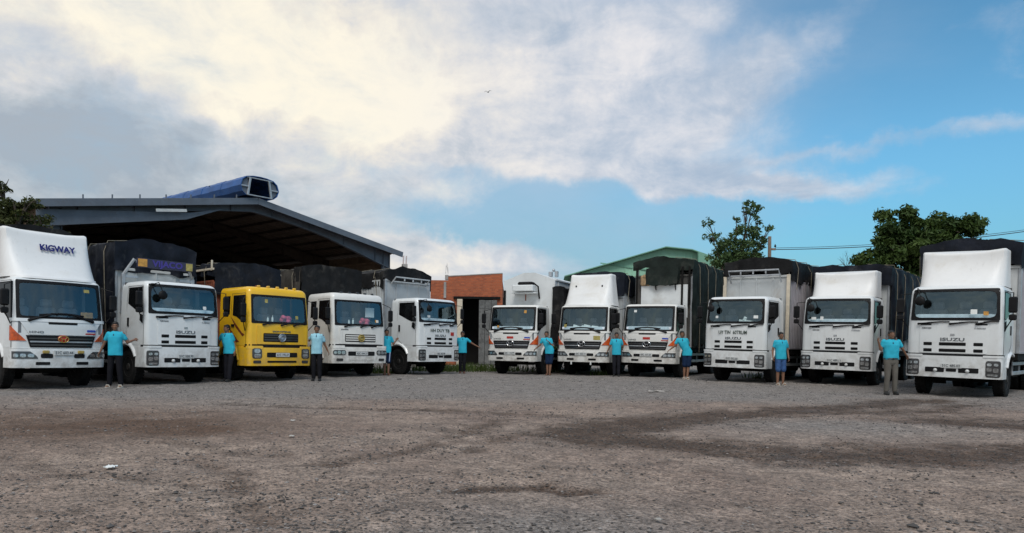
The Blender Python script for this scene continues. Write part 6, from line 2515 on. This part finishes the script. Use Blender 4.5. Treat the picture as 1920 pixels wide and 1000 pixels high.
    rings_loft(sm, lo + [(hx, .003, 1.00, .160 * B * f, .124), (hx * .7 + lx * .3, 0, 1.10, .156 * B * f, .120), (lx * .65 + hx * .35, 0, 1.20, .160 * B * f, .122), (lx * .9, 0, 1.31, .170 * B * f, .123), (lx, .005, 1.395, .180 * B, .104), (lx, .01, 1.438, .125, .080), (lx, .012, 1.462, .070, .064)], 22)
    for s0, el, wr, sg in arms:
        capsule(sm, s0 + Vector((-sg * .010, 0, -.006)), s0.lerp(el, .60), .060 * B, .054, 14)
    me = fuse(sm, .0095, 3, shirt, 'shirt')
    rsd = random.Random(int(px))
    off = Vector((rsd.uniform(0, 50), rsd.uniform(0, 50), rsd.uniform(0, 50)))
    nv = len(me.vertices)
    co = np.empty(nv * 3, np.float32)
    no = np.empty(nv * 3, np.float32)
    me.vertices.foreach_get('co', co)
    me.vertices.foreach_get('normal', no)
    co = co.reshape(-1, 3)
    no = no.reshape(-1, 3)
    amp = np.array([noise.noise(Vector((p[0], p[1], p[2] * .55)) * 9 + off) * .013 + noise.noise(Vector((p[0], p[1], p[2] * .55)) * 19 + off) * .0035 for p in co], np.float32)
    co += no * amp[:, None]
    me.vertices.foreach_set('co', co.ravel())
    me.update()
    link('shirt', me, root)
    cm = MB()
    n = 18
    cm.tube([(lx + .064 * math.cos(2 * PI * i / n), .010 + .060 * math.sin(2 * PI * i / n), 1.452 + .014 * math.sin(2 * PI * i / n)) for i in range(n + 1)], .012, 6)
    cm.box((lx, -.098, 1.385), (.026, .012, .085), .003, Matrix.Rotation(R(-30), 3, 'X'))
    link('collar', cm.mesh('collar', collar_m), root)
    # ---- trousers or shorts
    tm = MB()
    rings_loft(tm, [(hx, .008, .78, .11 * B, .09), (hx, .008, .84, .160 * B, .115), (hx, .006, .93, .164 * B, .116), (hx, .005, .975, .150 * B, .110)], 20)
    for h_, kn, an, sg in ((hipL, knL, anL, -1), (hipR, knR, anR, 1)):
        if legs == 'trousers':
            capsule(tm, h_ + Vector((0, .005, -.02)), kn, .092 * B, .070, 14)
            capsule(tm, kn, an + Vector((0, .004, .03)), .070, .062, 14)
        else:
            capsule(tm, h_ + Vector((0, .005, -.02)), kn + Vector((0, 0, .03)), .096 * B, .086, 14)
    link('trousers' if legs == 'trousers' else 'shorts', fuse(tm, .0105, 3, cloth, 'trousers'), root)
    if tucked:
        bm_ = MB()
        bm_.tube([(hx + .163 * B * math.cos(2 * PI * i / 24), .005 + .119 * math.sin(2 * PI * i / 24), .955) for i in range(25)], .016, 6)
        bm_.box((hx, -.124, .955), (.04, .012, .034), .003)
        link('belt', bm_.mesh('belt', belt_m), root)
    if stripe:
        for h_, kn, sg in ((hipL, knL, -1), (hipR, knR, 1)):
            st_ = MB()
            a = h_ + Vector((sg * .03, -.098, -.06))
            b = kn + Vector((sg * .01, -.088, .05))
            capsule(st_, a, b, .016, .016, 8, .6, (0, 1, 0))
            link('stripe', st_.mesh('stripe', stripe_m), root)
    # ---- shoes
    for an, sg in ((anL, -1), (anR, 1)):
        s_ = MB()
        if legs == 'trousers' and shoes is not shoe_white:
            rings_loft(s_, [(an.x + sg * .012, an.y - .055, .0, .046, .135), (an.x + sg * .012, an.y - .055, .026, .048, .138), (an.x + sg * .010, an.y - .045, .055, .042, .115), (an.x + sg * .004, an.y - .01, .085, .036, .062)], 14)
        else:
            rings_loft(s_, [(an.x + sg * .012, an.y - .055, .0, .046, .138), (an.x + sg * .012, an.y - .055, .022, .047, .140)], 14)
            s_.tube([(an.x + sg * .012 - .05, an.y - .07, .02), (an.x + sg * .012 - .03, an.y - .09, .07), (an.x + sg * .012 + .03, an.y - .09, .07), (an.x + sg * .012 + .05, an.y - .07, .02)], .012, 6)
        link('shoe', s_.mesh('shoe', shoes), root)
    return root


person('man in cyan shirt with both arms out, beside the KIGWAY truck', 216, 18.65, 1.70, larm=((-.275, .03, 1.15), (-.37, .02, .93)), rarm=((.27, .08, 1.17), (.36, .26, 1.24)), legs='trousers', cloth=black_cloth, shoes=shoe_white, stance=.14, head_yaw=.35, yaw=.12)
person('man in cyan shirt reaching to the sign board truck, beside the yellow truck', 428, 21.6, 1.70, lean=-.05, larm=((-.31, .0, 1.20), (-.43, .06, 1.03)), rarm=((.15, .08, 1.15), (.21, .02, .91)), cloth=charcoal_cloth, head_yaw=-.35, hip=.04, stance=.08, yaw=-.25, step=.08)
person('man in pale blue shirt with one elbow raised, in front of the brownish tarp truck', 594, 22.5, 1.73, larm=((-.25, .12, 1.24), (-.17, .24, 1.38)), rarm=((.22, .10, 1.13), (.31, .14, .93)), shirt=shirt_pale, cloth=black_cloth, stance=.09, build=.94, yaw=.1)
person('man in cyan shirt and striped blue shorts touching a truck wheel arch', 725, 26.1, 1.65, larm=((-.20, .06, 1.13), (-.17, .02, .90)), rarm=((.25, .02, 1.15), (.36, .12, 1.29)), legs='shorts', cloth=navy_cloth, shoes=shoe_brown, stripe=True, stance=.06, yaw=.3, head_yaw=.1, build=.95, step=.1)
person('man in cyan shirt stretching one arm toward the brick building doorway', 867, 28.7, 1.68, larm=((-.21, .07, 1.12), (-.18, .02, .89)), rarm=((.39, .04, 1.22), (.62, .08, 1.10)), cloth=black_cloth, shoes=shoe_brown, stance=.07, yaw=.15, head_yaw=-.2)
person('man in cyan shirt and navy shorts leaning, hand on the gabled box truck', 1029, 27.6, 1.68, lean=-.09, larm=((-.33, .02, 1.18), (-.49, .04, 1.05)), rarm=((.13, -.02, 1.15), (.03, -.17, 1.28)), legs='shorts', cloth=navy_cloth, shoes=shoe_brown, stance=.045, hip=.03, head_yaw=-.1, yaw=-.15, step=.06)
person('man in cyan shirt and dark trousers beside the truck with two fairing lamps', 1156, 27.3, 1.66, larm=((-.26, .02, 1.15), (-.35, .05, .98)), rarm=((.24, .10, 1.15), (.14, .19, 1.02)), cloth=charcoal_cloth, stance=.08, yaw=-.2, head_yaw=.2)
person('man in cyan shirt and navy shorts leaning far over, beside the overloaded green tarp truck', 1286, 25.5, 1.70, lean=-.13, larm=((-.38, .0, 1.18), (-.54, .04, 1.05)), rarm=((.12, .12, 1.18), (.06, .20, 1.00)), legs='shorts', cloth=navy_cloth, shoes=shoe_white, stance=.045, hip=.05, head_yaw=.15, yaw=-.1, step=.1, build=.96)
person('man in cyan shirt and denim shorts, arms hanging, beside the truck with hood lettering', 1464, 22.95, 1.69, larm=((-.25, .04, 1.13), (-.27, -.03, .91)), rarm=((.24, .04, 1.12), (.235, -.05, .89)), legs='shorts', cloth=denim, shoes=shoe_white, stance=.09, head_yaw=.1, yaw=.08)
person('man in tucked cyan shirt and grey trousers with one hand raised, by the nearest truck', 1671, 19.1, 1.70, larm=((-.27, .0, 1.19), (-.355, -.06, 1.39)), rarm=((.30, .02, 1.22), (.41, .06, 1.07)), cloth=grey_cloth, shoes=shoe_black, tucked=True, stance=.11, build=1.12, hair_top=.9, yaw=-.05)
